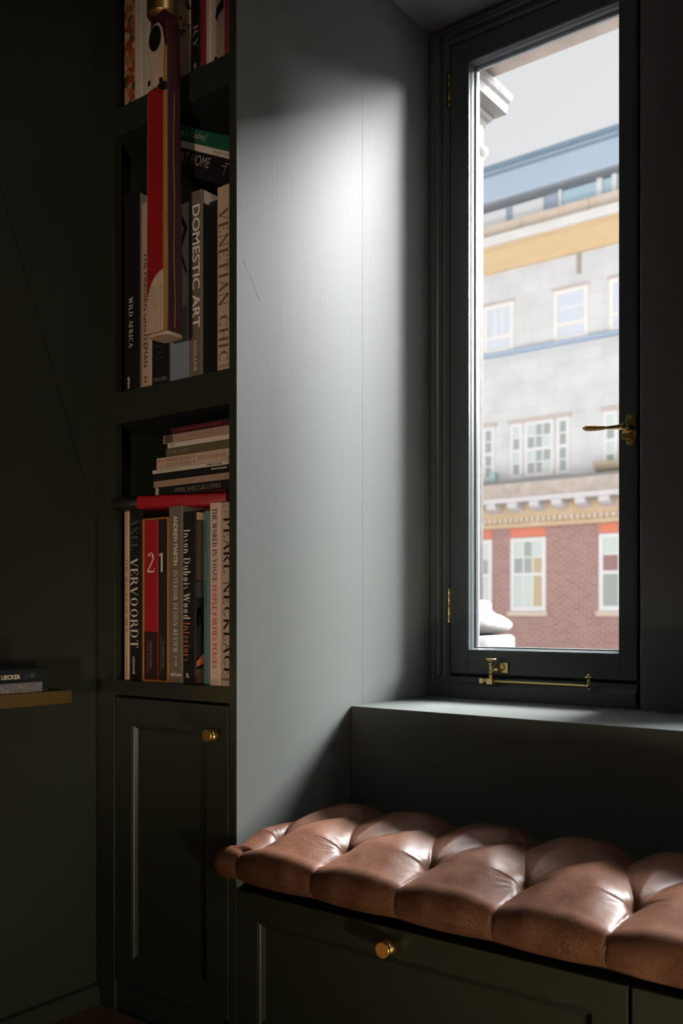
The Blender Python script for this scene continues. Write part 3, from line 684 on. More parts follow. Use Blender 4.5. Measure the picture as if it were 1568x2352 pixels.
b, t, h = stand(348, 388, 560, ZB, BK, 'black book with dim print low on its spine, left of the slate blue one', G, h=0.27)
lettering(b, t, h, 'TASCHEN', 0.957, 0.030, 0.5, 0.78, DIM, 'sans', 0.01, True, 'publisher_name')
for k, s_ in enumerate(('Paintings', 'and', 'Drawings')): lettering(b, t, h, s_, 0.715 + 0.043 * k, 0.022, 0.5, 0.5 if k != 1 else 0.2, GREYINK, 'serif', 0, True)
b, t, h = stand(388.5, 432, 480, ZB, BLUE, 'slate blue and white book left of the taupe DOMESTIC ART volume', G)
patch(b, 0, t, h * 0.42, h, WHT)
poly_print(b, [(t * .55, h * .98), (t * .97, h * .86), (t * .66, h * .74), (t * .97, h * .60), (t * .90, h * .60), (t * .52, h * .74), (t * .80, h * .86), (t * .45, h * .94)], BLACK)
patch(b, t * 0.93, t, 0.0, h * 0.42, cloth('binding_grey', (0.2, 0.2, 0.2)))
bd, t, h = stand(435, 464, 444, ZB, TAUPE, 'taupe brown book with DOMESTIC ART in bold white capitals', G)
lettering(bd, t, h, 'DOMESTIC ART', 0.075, 0.735, 0.55, 0.62, WHITE, 'sans', 0.018)
lettering(bd, t, h, 'ASSOULINE', 0.80, 0.965, 0.48, 0.24, CREAM, 'sans', 0.0, name='publisher_name')
xr = pix(464, 444, 0.012)[0]; yn = yat(472, xr) - 0.012
poly_print(bd, [(0.005, h * .93), (0.06, h * .93), (0.06, h * .998), (0.005, h * .998)], WHT, side=t)
poly_print(bd, [(0.003, 0.004), (0.2, 0.004), (0.2, h * .925), (0.003, h * .925)], BLACK, side=t)
b, t, h = stand(478.5, 509, 466, ZB, BK, 'plain black book between DOMESTIC ART and VENETIAN CHIC', G, yf=0.03, d=0.21)
b, t, h = stand(497.5, 529, 432, ZB, BEIGE, 'large beige book with VENETIAN CHIC in dark serif capitals', G)
lettering(b, t, h, 'VENETIAN CHIC', 0.125, 0.945, 0.52, 0.68, BROWNINK)
lettering(b, t, h, 'ASSOULINE', 0.972, 0.014, 0.52, 0.8, BROWNINK, 'sans', 0.0, True, 'publisher_name')
zmid = ZB + h + 0.001
# lying askew on top of them, sloping down to the end panel
GA = 'books lying askew on the middle shelf'
ROLL, YAW = math.radians(25), 0.0
UPX, UPZ = math.sin(ROLL), math.cos(ROLL)
zrest = zmid + 0.004
def askew(dz, th, ln, dp, m, label, kind='hard'):
    """dz: height of its underside above the pile's foot, measured square to the slope"""
    xr_ = -0.0215 - th * UPX - 0.004
    o = book(th, ln, dp, m, (0, 0, 0), label, GA, kind=kind)
    dx_ = xr_ - (-0.0215)                       # slid along the slope so that its upper corner meets the panel
    z_ = zrest + dz / UPZ - (dx_ + 0.02) * math.tan(ROLL)
    o.location = (xr_, 0.034, z_)
    o.rotation_euler = (Matrix.Rotation(-YAW, 4, 'Z') @ Matrix.Rotation(ROLL, 4, 'Y') @ Matrix.Rotation(LIE, 4, 'Y')).to_euler()
    return o
b = askew(0.0, 0.046, 0.175, 0.19, BK, 'thick black book reading AT HOME, lying at the bottom of the askew pile')
lettering(b, 0.046, 0.175, 'AT HOME', 0.04, 0.56, 0.66, 0.42, SOFT, 'sans', -0.008)
for pts in ([(0.036, 0.036), (0.038, 0.036), (0.038, 0.024), (0.036, 0.024)], [(0.030, 0.042), (0.032, 0.042), (0.033, 0.027), (0.031, 0.027)], [(0.016, 0.032), (0.031, 0.033), (0.031, 0.0315), (0.016, 0.0305)]): poly_print(b, pts, DIM)
b = askew(0.0463, 0.0125, 0.180, 0.19, WHT, 'thin white book in the middle of the askew pile', 'soft')
lettering(b, 0.0125, 0.180, 'VAN GOGH  THE BARNES', 0.60, 0.93, 0.5, 0.3, TANINK, 'sans', 0.0)
b = askew(0.0591, 0.027, 0.185, 0.19, GREEN, 'green book with a question as title on top of the askew pile')
lettering(b, 0.027, 0.185, 'What is Painting?', 0.01, 0.53, 0.5, 0.6, SOFT, 'serif')

# ------------------------------------------------------------------ lower compartment, standing
G = 'books standing on the lowest shelf'
b, t, h = stand(284.5, 296, 1160, ZC, CRM, 'thin cream book with THE ALLURE OF MEN in red, first on the lowest shelf', G)
lettering(b, t, h, 'THE ALLURE OF MEN', 0.31, 0.73, 0.62, 0.6, ORANGE)
lettering(b, t, h, 'FRANCOIS BAUDOT', 0.04, 0.18, 0.6, 0.34, TANINK)
lettering(b, t, h, 'ASSOULINE', 0.86, 0.97, 0.6, 0.34, BROWNINK, name='publisher_name')
b, t, h = stand(296.5, 326, 1172, ZC, BK, 'black book with large pale serif capitals beside the thin cream one', G)
lettering(b, t, h, 'AXEL', 0.045, 0.235, 0.42, 0.62, GREYINK)
lettering(b, t, h, 'VERVOORDT', 0.285, 0.81, 0.42, 0.62, CREAM)
lettering(b, t, h, 'ASSOULINE', 0.86, 0.965, 0.38, 0.18, WHITE, 'sans', 0.01, name='publisher_name')
# slipcase holding two volumes
xs0, zs1 = pix(326.5, 1191, 0.010); xs1, _ = pix(386, 1188, 0.010)
sc_ = root('slipcase', (xs0, 0.010, ZC + 0.0006), 'amber edged slipcase holding the red and the black numbered volumes', 'slipcase')
GOLD = mat('amber_board', (0.40, 0.17, 0.03), 0.5)
w_, h_ = xs1 - xs0 - 0.0006, zs1 - ZC - 0.002
q = 0.0028
local_mesh(MB().box(0, q, 0, 0.25, 0, h_).box(w_ - q, w_, 0, 0.25, 0, h_).box(q, w_ - q, 0, 0.25, h_ - q, h_).box(q, w_ - q, 0, 0.25, 0, q).box(q, w_ - q, 0.247, 0.25, q, h_ - q), 'case', GOLD, sc_, 0.0006)
xm = pix(362, 1300, 0.012)[0]
G2 = 'volumes in the amber slipcase'
v2 = book(xm - xs0 - q - 0.0009, h_ - 2 * q - 0.001, 0.23, REDB, (xs0 + q + 0.0005, 0.0125, ZC + q + 0.0011), 'red volume with a large 2 on its spine, in the slipcase', G2)
t, h = xm - xs0 - q - 0.0009, h_ - 2 * q - 0.001
lettering(v2, t, h, '2', 0.265, 0.125, 0.50, 0.56, CREAM, 'serif', 0, True, 'volume_number')
patch(v2, 0.0005, t - 0.0005, 0.001, h * 0.30, cloth('binding_plum', (0.035, 0.012, 0.016)))
lettering(v2, t, h, 'Postcards London', 0.76, 0.925, 0.52, 0.22, DIM, 'sans', 0.0, name='small_title'); lettering(v2, t, h, 'private Car Communications', 0.75, 0.95, 0.28, 0.12, DIM, 'sans', 0.0, name='small_title')
v1 = book(xs1 - xm - q - 0.0016, h, 0.23, GREENBK, (xm + 0.0003, 0.0125, ZC + q + 0.0011), 'greenish black volume with a large 1 on its spine, in the slipcase', G2)
t = xs1 - xm - q - 0.0016
lettering(v1, t, h, '1', 0.265, 0.125, 0.30, 0.42, CREAM, 'serif', 0, True, 'volume_number')
lettering(v1, t, h, 'Postcards London', 0.76, 0.925, 0.58, 0.26, DIM, 'sans', 0.0, name='small_title'); lettering(v1, t, h, 'private Car Communications', 0.73, 0.95, 0.32, 0.14, DIM, 'sans', 0.0, name='small_title')
b, t, h = stand(386.5, 419, 1164, ZC, TAUPE, 'dark taupe yearbook with a two weight white title, right of the slipcase', G)
lettering(b, t, h, 'ANDREW MARTIN', 0.055, 0.335, 0.53, 0.30, CREAM, 'sans', 0.03)
lettering(b, t, h, 'INTERIOR DESIGN REVIEW', 0.365, 0.83, 0.53, 0.30, CREAM)
lettering(b, t, h, 'VOL. 30', 0.845, 0.91, 0.56, 0.16, CREAM)
lettering(b, t, h, 'teNeues', 0.952, 0.021, 0.56, 0.78, CREAM, 'sans', 0.02, True, 'publisher_name')
bi, t, h = stand(419.5, 449, 1176, ZC, BK, 'black book with a white and orange title and a photograph on its side cover', G)
lettering(bi, t, h, 'Inson Dubois Wood', 0.105, 0.625, 0.36, 0.56, CREAM)
lettering(bi, t, h, 'Interiors', 0.645, 0.87, 0.36, 0.54, ORANGE)
lettering(bi, t, h, 'R', 0.953, 0.028, 0.42, 0.26, CREAM, 'serif', 0, True, 'publisher_mark')
xr = pix(449, 1300, 0.012)[0]; yn = yat(466, xr) - 0.012
def side(pts, c, nm='cover_photograph'): poly_print(bi, [(0.003 + p * yn, q_ * h) for p, q_ in pts], c, nm, side=t)
side([(0, .95), (1.3, .95), (1.3, .995), (0, .995)], CRM); side([(0, .60), (1.3, .60), (1.3, .945), (0, .945)], ink('ink_umber', (0.11, 0.07, 0.045)))
side([(0, .50), (1.3, .50), (1.3, .595), (0, .595)], ink('ink_dusk', (0.06, 0.06, 0.065))); side([(0, .13), (1.3, .20), (1.3, .495), (0, .495)], BLACK)
side([(0, .34), (.3, .34), (.35, .41), (1.3, .20), (1.3, .24), (.5, .45), (.2, .44), (0, .40)], ink('ink_lilac', (0.36, 0.26, 0.28)))
side([(0, .10), (1.3, .12), (1.3, .18), (0, .15)], ORANGE); side([(0, .004), (1.3, .004), (1.3, .10), (0, .08)], ink('ink_umber', (0.11, 0.07, 0.045)))
b, t, h = stand(466.5, 480, 1174, ZC, TEAL, 'narrow teal book left of the pale pink one', G, yf=0.012 + yn * 0.8, d=0.2)
lettering(b, t, h, 'Colours Inspired', 0.06, 0.23, 0.5, 0.36, NAVYINK, 'sans', 0.0); lettering(b, t, h, 'for all Times', 0.40, 0.54, 0.5, 0.34, NAVYINK, 'sans', 0.0)
b, t, h = stand(480.5, 506, 1156, ZC, PINKISH, 'pale pink book with a long black and red title in serif capitals', G)
lettering(b, t, h, 'THE WORLD IN VOGUE', 0.03, 0.43, 0.52, 0.40, BLACK)
lettering(b, t, h, 'PEOPLE PARTIES PLACES', 0.45, 0.905, 0.52, 0.38, REDINK)
htall = h
b, t, h = stand(506.5, 529, 1148, ZC, BEIGE, 'beige book with THE PEARL NECKLACE in large black capitals, last on the lowest shelf', G, h=htall)
lettering(b, t, h, 'PEARL NECKLACE', 0.085, 0.945, 0.72, 0.80, BLACK)
lettering(b, t, h, 'THE', 0.055, 0.020, 0.66, 0.5, DIM, 'serif', 0, True); lettering(b, t, h, 'NIKOS', 0.02, 0.012, 0.55, 0.8, DIM, 'serif', 0, True, 'author')
lettering(b, t, h, 'ASSOULINE', 0.962, 0.018, 0.58, 1.0, BLACK, 'sans', 0.01, True, 'publisher_name')
ztop = ZC + htall + 0.0005

# red case lying across them, its black end poking out past the stile
XA, _ = pix(250, 1140, -0.035); XB, _ = pix(523, 1130, 0.055)
ang = math.atan2(0.09, XB - XA); lnr = math.hypot(0.09, XB - XA)
rc = root('long_case', (XA, -0.035, ztop), 'long red case with a black end lying across the standing books', 'case', rot=(0, 0, ang))
def rrect(hw, z0, z1, r, n=5):
    pts = []
    for cx_, cz_, a0 in ((hw - r, z1 - r, 0), (-hw + r, z1 - r, 90), (-hw + r, z0 + r, 180), (hw - r, z0 + r, 270)):
        for k in range(n): an = math.radians(a0 + 90 * k / (n - 1)); pts.append((cx_ + r * math.cos(an), cz_ + r * math.sin(an)))
    return pts
local_mesh(MB().prism(rrect(0.040, 0.0, 0.0255, 0.006), lambda p, q_, t_: (t_, 0.040 + p, q_), lnr * 0.24, lnr * 0.985, True), 'body', mat('red_lacquer', (0.34, 0.010, 0.018), 0.45), rc, 0.001)
local_mesh(MB().prism(rrect(0.036, 0.0005, 0.0235, 0.010), lambda p, q_, t_: (t_, 0.040 + p, q_), 0.0, lnr * 0.24, True), 'end_cap', mat('black_rubber', (0.010, 0.012, 0.012), 0.5), rc, 0.003)

# ------------------------------------------------------------------ the pile above the red case
GP = 'books piled flat on the red case'
zz = ztop + 0.0262
def pile(pxl, y0, y1, m, label, dp=0.20, yf=0.02, kind='soft', pxr=None):
    global zz
    th = (y1 - y0) * 0.000843
    xl, _ = pix(pxl, (y0 + y1) / 2, yf)
    xr_ = -0.0225 if pxr is None else pix(pxr, y0, yf)[0]
    ln = xr_ - xl
    o = book(th, ln, dp, m, (xr_, yf, zz), label, GP, rot=(0, LIE, 0), kind=kind)
    zz += th + 0.0003
    return o, th, ln
b, t, h = pile(357, 1099, 1119, BK, 'black book reading VIVRE AVEC LES LIVRES, lowest of the flat pile', kind='hard')
patch(b, 0.001, t - 0.001, h * .955, h, BEIGE); lettering(b, t, h, 'VIVRE AVEC LES LIVRES', 0.25, 0.83, 0.45, 0.5, GREYINK and DIM, 'sans', 0.0)
b, t, h = pile(353, 1083, 1098, TAN, 'tan book with faint lettering, second up in the flat pile')
lettering(b, t, h, 'FERREIRA GULLAR  LA MEMOIRE', 0.06, 0.53, 0.45, 0.26, TANINK, 'sans', 0.0); lettering(b, t, h, 'THE GALLERY LONDON', 0.70, 0.98, 0.45, 0.24, TANINK, 'sans', 0.0)
b, t, h = pile(352, 1066, 1083, BK, 'black gallery catalogue under the thin white one in the flat pile')
lettering(b, t, h, 'THE MAYOR GALLERY', 0.72, 0.91, 0.66, 0.24, WHITE, 'sans', 0.02)
b, t, h = pile(350, 1057, 1066, WHT, 'thin white gallery catalogue in the flat pile', pxr=523)
lettering(b, t, h, 'FRANCO GRIGNANI  Works', 0.07, 0.38, 0.5, 0.34, TANINK, 'sans', 0.0); lettering(b, t, h, 'THE MAYOR GALLERY', 0.73, 0.93, 0.5, 0.46, BLACK, 'sans', 0.02)
b, t, h = pile(359.5, 1030.5, 1057, BEIGE, 'thick beige paperback about a stuffed shark in the flat pile')
lettering(b, t, h, 'THE', 0.12, 0.205, 0.70, 0.30, TANINK); lettering(b, t, h, '$12', 0.21, 0.28, 0.70, 0.32, BLACK); lettering(b, t, h, 'MILLION', 0.30, 0.465, 0.70, 0.30, TANINK)
lettering(b, t, h, 'STUFFED SHARK', 0.12, 0.46, 0.27, 0.30, TANINK); lettering(b, t, h, 'DON THOMPSON', 0.55, 0.89, 0.48, 0.32, TANINK)
for fx_, fz_, c_ in ((.035, .72, REDINK), (.08, .70, REDINK), (.075, .28, DIM), (.50, .70, DIM), (.50, .26, BROWNINK), (.92, .20, BROWNINK)):
    zc = h * (1 - fx_); poly_print(b, [(t * (fz_ - .1), zc), (t * fz_, zc - 0.0025), (t * (fz_ + .1), zc), (t * fz_, zc + 0.0025)], c_, 'small_fish')
poly_print(b, [(t * .35, h * .035), (t * .95, h * .035), (t * .95, h * .012), (t * .35, h * .012)], REDINK, 'red_bar')
b, t, h = pile(381, 1011, 1030, OLIVE, 'olive book with pale lettering in the flat pile')
lettering(b, t, h, 'Curing Feelings', 0.02, 0.36, 0.5, 0.44, DIM, 'sans', 0.02)
b, t, h = pile(384.5, 999.5, 1011, WHT, 'thin white book above the olive one in the flat pile')
lettering(b, t, h, 'TATE', 0.05, 0.11, 0.5, 0.44, BROWNINK, 'sans', 0.02)
b, t, h = pile(375, 980, 999, TAN, 'tan magazine with a small picture at one end, near the pile top')
patch(b, 0.001, t - 0.001, h * .86, h * .98, cloth('binding_brown_grey', (0.10, 0.075, 0.06)))
lettering(b, t, h, 'THE STORY OF ART NOW', 0.35, 0.72, 0.55, 0.34, TANINK, 'sans', 0.0)
b, t, h = pile(392, 965, 979.5, MAROON, 'dark maroon book with red lettering on top of the flat pile')
lettering(b, t, h, 'HOWARD HODGKIN', 0.12, 0.40, 0.5, 0.26, REDINK, 'sans', 0.0); lettering(b, t, h, 'PAINTING THE STRANGER', 0.43, 0.80, 0.5, 0.26, REDINK, 'sans', 0.0)

# ------------------------------------------------------------------ brass edged shelf on the left wall, with two books and a red ornament
sh = root('wall_shelf', (XL, -0.7, 0.716), 'dark wall shelf with a brass front edge, left of the bookcase', 'shelf')
MB().box(XL + 0.0065, -0.2535, -1.5, -0.172, 0.716, 0.739).build('board', PAINT2, sh, 0.0008)
MB().box(-0.2535, -0.2500, -1.5, -0.172, 0.7155, 0.7395).build('brass_edge', BRASS_DARK, sh, 0.0006, label='brass edge strip')
GS = 'books on the wall shelf'
def shelf_book(y_end, z0, th, m, label, ln=0.29, dp=0.13, kind='hard'):
    R = Matrix.Rotation(math.pi / 2, 4, 'Z') @ Matrix.Rotation(LIE, 4, 'Y')
    o = book(th, ln, dp, m, (-0.2515, y_end, z0), label, GS, kind=kind); o.rotation_euler = R.to_euler(); return o
b = shelf_book(-0.222, 0.7397, 0.0195, SILVER, 'silver foil covered book lying on the brass edged shelf')
patch(b, 0.0, 0.0195, 0.0, 0.012, NAVY)
b = shelf_book(-0.225, 0.7596, 0.0235, NAVY, 'dark navy book with a short bold title on top of the silver one')
lettering(b, 0.0235, 0.29, 'UECKER', 0.685, 0.815, 0.40, 0.34, CREAM, 'sans', 0.035)
lo = MB()
for k in range(4):
    an = math.pi / 2 * k; c_, s_ = math.cos(an), math.sin(an); xc_, zc = 0.0105, 0.0415
    lo.add([(xc_ + 0.0012 * c_ - .0005 * s_, -0.0006, zc + 0.0012 * s_ + .0005 * c_), (xc_ + 0.0045 * c_, -0.0006, zc + 0.0045 * s_), (xc_ + 0.0012 * c_ + .0005 * s_, -0.0006, zc + 0.0012 * s_ - .0005 * c_)], [(0, 1, 2)])
local_mesh(lo, 'publisher_mark', DIM, b)
rg = MB(); N = 18; ra = [(0.0105 + 0.0034 * math.cos(2 * math.pi * k / N), 0.030 + 0.0042 * math.sin(2 * math.pi * k / N)) for k in range(N)]; rb = [(0.0105 + 0.0026 * math.cos(2 * math.pi * k / N), 0.030 + 0.0034 * math.sin(2 * math.pi * k / N)) for k in range(N)]
rg.add([(p, -0.0006, q_) for p, q_ in ra + rb], [(k, (k + 1) % N, N + (k + 1) % N, N + k) for k in range(N)])
rg.add([(0.0088, -0.0006, 0.0315), (0.0115, -0.0006, 0.0300), (0.0122, -0.0006, 0.0280), (0.0098, -0.0006, 0.0300)], [(0, 1, 2, 3)])
local_mesh(rg, 'publisher_ring', DIM, b)
orn = root('ornament', (-0.315, -0.392, 0.7834), 'red ball ornament on a dark stem standing on the two shelf books', 'ornament')
MB().lathe([(0.028, 0.7834), (0.028, 0.788), (0.010, 0.793), (0.006, 0.800), (0.006, 0.890), (0.009, 0.894)], (-0.315, -0.392, 0), seg=28).build('stem', mat('dark_bronze', (0.03, 0.022, 0.015), 0.4, 0.6), orn)
MB().lathe([(0.0035 + 0.030 * math.sin(math.pi * k / 16), 0.9205 - 0.030 * math.cos(math.pi * k / 16)) for k in range(17)], (-0.315, -0.392, 0), seg=32).build('ball', mat('red_glaze', (0.35, 0.006, 0.02), 0.3), orn)

# ------------------------------------------------------------------ long carved and painted ornament hanging before the bookcase
OY = -0.075
xc0, zbot = pix(361, 763, OY - 0.02); ztp = pix(372, 44, OY)[1]
hg = root('hanging_ornament', (xc0, OY, zbot), 'long carved ornament painted red and maroon with a white head, hanging before the shelves', 'ornament')
RED = mat('ornament_red', (0.33, 0.010, 0.014), 0.35, vary=(25, 0.2, (0.25, 0.012, 0.012))); MAR = mat('ornament_maroon', (0.045, 0.010, 0.012), 0.35)
BONE = mat('ornament_white', (0.55, 0.44, 0.34), 0.6, bump=('noise', (120, 120, 8), 0.4, 0.002), vary=(55, 0.12, (0.48, 0.37, 0.28)))
YEL = mat('ornament_yellow', (0.36, 0.20, 0.05), 0.5); JET = mat('ornament_black', (0.010, 0.010, 0.012), 0.3)
def ring(t):
    """half width, half depth, centre shift of the carved bar at height fraction t from the foot"""
    hw_ = 0.0265 - 0.0020 * t - 0.006 * max(0, (t - 0.90) / 0.10) ** 2
    hd_ = 0.0212 - 0.0034 * t
    return hw_, hd_, -0.002 * t
LZ = ztp - zbot
def P3(u, v, t):  # u,v in -1..1 across the section
    hw_, hd_, sh_ = ring(t); return (xc0 + sh_ + u * hw_, OY + v * hd_, zbot + t * LZ)
def loft(sec, t0, t1, n):
    m = MB(); k = len(sec); vs = []
    for i in range(n + 1):
        t_ = t0 + (t1 - t0) * i / n
        vs += [P3(u, v, t_) for u, v in sec]
    m.add(vs, [(i * k + j, i * k + (j + 1) % k, (i + 1) * k + (j + 1) % k, (i + 1) * k + j) for i in range(n) for j in range(k)], True)
    m.add(vs[:k], [tuple(range(k))[::-1]]); m.add(vs[-k:], [tuple(range(k))]); return m
sq = []
for cu, cv, a0 in ((0.7, 0.7, 0), (-0.7, 0.7, 90), (-0.7, -0.7, 180), (0.7, -0.7, 270)):
    for k in range(5): an = math.radians(a0 + 22.5 * k); sq.append((cu + 0.3 * math.cos(an), cv + 0.3 * math.sin(an)))
loft(sq, 0.0, 1.0, 26).build('shaft', MAR, hg)
def face_panel(name, m, outline, off, n=1, smooth=True):
    """thin painted panel on the front: outline [(u,t)]"""
    b_ = MB()
    f = [P3(u, -1.0 - off, t_) for u, t_ in outline]; r_ = [P3(u, -0.93, t_) for u, t_ in outline]; k = len(f)
    b_.add(f + r_, [tuple(range(k))] + [(i, (i + 1) % k, k + (i + 1) % k, k + i) for i in range(k)])
    return b_.build(name, m, hg, 0.0006)
tl = lambda y: (pix(361, y, OY - 0.02)[1] - zbot) / LZ
def strip(u0, u1, t0, t1, off, name, m, n=14):
    b_ = MB(); vs = []
    for i in range(n + 1):
        t_ = t0 + (t1 - t0) * i / n
        vs += [P3(u0, -1 - off, t_), P3(u1, -1 - off, t_), P3(u1, -0.9, t_), P3(u0, -0.9, t_)]
    b_.add(vs, [(i * 4 + j, i * 4 + (j + 1) % 4, (i + 1) * 4 + (j + 1) % 4, (i + 1) * 4 + j) for i in range(n) for j in range(4)])
    b_.add(vs[:4], [(3, 2, 1, 0)]); b_.add(vs[-4:], [(0, 1, 2, 3)]); return b_.build(name, m, hg)
strip(-0.96, 0.72, tl(690), tl(202), 0.04, 'red_panel', RED)
arc = [(-0.98, tl(700)), (-0.8, tl(672)), (-0.5, tl(648)), (-0.1, tl(634)), (0.3, tl(626)), (0.72, tl(622)), (0.72, 0.0), (-0.98, 0.0)]
face_panel('white_foot', BONE, arc, 0.10)
gr = MB()
for u in (-0.72, -0.42, -0.12, 0.18, 0.46):
    b0 = [P3(u - 0.02, -1.115, 0.004), P3(u + 0.02, -1.115, 0.004), P3(u + 0.02 + 0.05, -1.115, tl(655)), P3(u + 0.03, -1.115, tl(655))]
    gr.add(b0, [(0, 1, 2, 3)])
gr.build('groove', mat('ornament_groove', (0.28, 0.2, 0.14), 0.8), hg, kind='stuff')
loft([(u * 0.96, v * 0.96) for u, v in sq], -0.012, 0.0, 1).build('foot_plate', BONE, hg)
head = [(-0.95, tl(200)), (-0.98, tl(150)), (-0.95, tl(100)), (-0.75, tl(62)), (-0.3, tl(51)), (0.2, tl(52)), (0.55, tl(66)), (0.75, tl(100)), (0.70, tl(150)), (0.66, tl(186)), (0.2, tl(192)), (0.1, tl(201)), (-0.1, tl(197))]
face_panel('white_mask', BONE, head, 0.10)
face_panel('black_oval', JET, [(-0.16 + 0.66 * math.cos(k * math.pi / 12), tl(85) + (tl(55) - tl(85)) * math.sin(k * math.pi / 12)) for k in range(24)], 0.16)
face_panel('nostril', JET, [(0.30, tl(191)), (0.30, tl(181)), (0.62, tl(183)), (0.62, tl(192))], 0.14)
face_panel('nostril', JET, [(-0.92, tl(190)), (-0.92, tl(178)), (-0.66, tl(176)), (-0.66, tl(188))], 0.14)
face_panel('bridge', BONE, [(-0.25, tl(197)), (-0.5, tl(176)), (-0.3, tl(168)), (0.15, tl(169)), (0.0, tl(180)), (0.05, tl(200))], 0.22)
face_panel('black_patch', JET, [(0.10, tl(200)), (0.30, tl(195)), (1.0, tl(197)), (1.0, tl(210)), (0.70, tl(216)), (0.45, tl(210))], 0.18)
strip(0.68, 0.96, tl(194), tl(112), 0.08, 'yellow_strip', YEL); strip(0.70, 0.98, 0.0, tl(214), 0.08, 'yellow_strip', YEL)
nd = MB()
for y in (388, 500, 512): nd.prism([(0.68, tl(y) - 0.003), (1.0, tl(y) - 0.003), (1.0, tl(y) + 0.003), (0.68, tl(y) + 0.003)], lambda p, q_, t_: P3(p, t_, q_), -1.14, -0.95)
nd.build('node', YEL, hg, kind='stuff')
def side_line(v0, v1, t0, t1, name, m, n=16):
    b_ = MB(); vs = []
    for i in range(n + 1):
        t_ = t0 + (t1 - t0) * i / n; w_ = 0.06 * math.sin(i * 0.9)
        vs += [P3(1.012, v0 + w_, t_), P3(1.012, v1 + w_, t_)]
    b_.add(vs, [(2 * i, 2 * i + 1, 2 * i + 3, 2 * i + 2) for i in range(n)]); return b_.build(name, m, hg)
side_line(-0.16, -0.07, 0.01, tl(215), 'yellow_line', YEL)
strip(-1.02, -0.93, tl(700), tl(208), 0.02, 'pale_edge', mat('ornament_pale_edge', (0.32, 0.22, 0.15), 0.5))
# brass cylinder it hangs from, fixed to the top rail of the bookcase
cx_ = P3(0, 0, 1)[0] - 0.006
MB().lathe([(0.014, ztp - 0.006), (0.027, ztp + 0.001), (0.0285, ztp + 0.004), (0.0285, ztp + 0.150), (0.026, ztp + 0.156), (0.008, ztp + 0.160), (0.008, ZTOP - 0.05)], (cx_, OY, 0), seg=36).build('brass_cylinder', BRASS_DARK, hg, label='brass cylinder')
MB().box(cx_ - 0.008, cx_ + 0.008, OY - 0.008, -0.0045, ZTOP - 0.058, ZTOP - 0.042).box(cx_ - 0.02, cx_ + 0.02, -0.0045, -0.0005, ZTOP - 0.08, ZTOP - 0.02).build('bracket', BRASS_DARK, hg, 0.001)
# ------------------------------------------------------------------ outside: our own stone surround
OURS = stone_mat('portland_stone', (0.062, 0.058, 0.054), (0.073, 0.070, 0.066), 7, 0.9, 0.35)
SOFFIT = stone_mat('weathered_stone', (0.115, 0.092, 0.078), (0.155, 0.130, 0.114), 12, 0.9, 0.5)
FACADE = stone_mat('house_front_stone', (0.12, 0.11, 0.105), (0.14, 0.13, 0.12), 2, 0.9, 0.2)
we = MB()
we.box(-9, 0.02, 0.765, 0.86, -3.5, 9.0).box(0.485, 0.715, 0.765, 0.86, 0.70, 2.30).box(1.185, 9, 0.765, 0.86, -3.5, 9.0).box(0.02, 1.185, 0.765, 0.86, -3.5, 0.70).box(0.02, 1.185, 0.765, 0.86, 2.30, 9.0)
struct('wall_exterior', we, FACADE)
lt = root('stone_lintel', (0.67, 0.9, 2.30), 'weathered pinkish stone lintel above the window outside', 'lintel')
MB().box(-0.30, 1.6, 0.861, 0.985, 2.300, 2.42).build('soffit_stone', SOFFIT, lt, 0.006)
MB().prism([(0.861, 2.42), (0.99, 2.42), (1.0, 2.60), (1.12, 2.66), (1.38, 2.72), (1.42, 2.76), (1.42, 2.84), (0.861, 2.92)], lambda p, q, t: (t, p, q), -0.35, 1.65).build('shading_overhang', OURS, lt, 0.003)  # unseen overhang, added to shade the capital below it

pil = root('stone_pilaster', (-0.14, 0.93, 0.80), 'white stone pilaster with moulded base and capital just outside the window', 'pilaster')
def sweep(prof, name, m, rc=0.0, seg=6):
    """square moulding stack around the shaft: prof [(offset, z)]; rc rounds the corner"""
    b = MB(); rings = []
    for off, z in prof:
        x0, x1, y0, y1 = -0.24 - off, -0.039 + off, 0.861, 1.0 + off
        r = min(rc + max(off, 0) * 0.5, 0.06) if rc else 0.002
        pts = [(x0, y0, z), (x1, y0, z)]
        for k in range(seg + 1):
            an = math.pi / 2 * k / seg; pts.append((x1 - r + r * math.cos(an), y1 - r + r * math.sin(an), z))
        for k in range(seg + 1):
            an = math.pi / 2 + math.pi / 2 * k / seg; pts.append((x0 + r + r * math.cos(an), y1 - r + r * math.sin(an), z))
        rings.append(pts)
    n = len(rings[0]); vs = [p for r in rings for p in r]
    b.add(vs, [(i * n + j, i * n + (j + 1) % n, (i + 1) * n + (j + 1) % n, (i + 1) * n + j) for i in range(len(rings) - 1) for j in range(n)], rc > 0)
    b.add(vs[:n], [tuple(range(n))[::-1]]); b.add(vs[-n:], [tuple(range(n))])
    return b.build(name, m, pil)
zy = lambda y: 0.88 + (1408 - y) * 0.001167
sweep([(0.0, zy(1378)), (0.0, zy(368)), (0.004, zy(360)), (0.011, zy(352)), (0.011, zy(342)), (0.003, zy(334)), (0.0, zy(330)), (0.0, zy(290))], 'shaft', OURS, 0.012)
sweep([(0.0, zy(290)), (0.006, zy(280)), (0.014, zy(274)), (0.018, zy(266)), (0.018, zy(262)), (0.044, zy(255)), (0.046, zy(233)), (0.052, zy(226)), (0.056, zy(214)), (0.054, zy(208)), (0.040, zy(198)), (0.024, zy(186)), (0.018, 2.2995)], 'capital', OURS)
sweep([(0.006, zy(1378)), (0.016, zy(1381)), (0.021, zy(1386)), (0.022, zy(1403)), (0.030, zy(1406))][::-1], 'base_ring', OURS, 0.02)
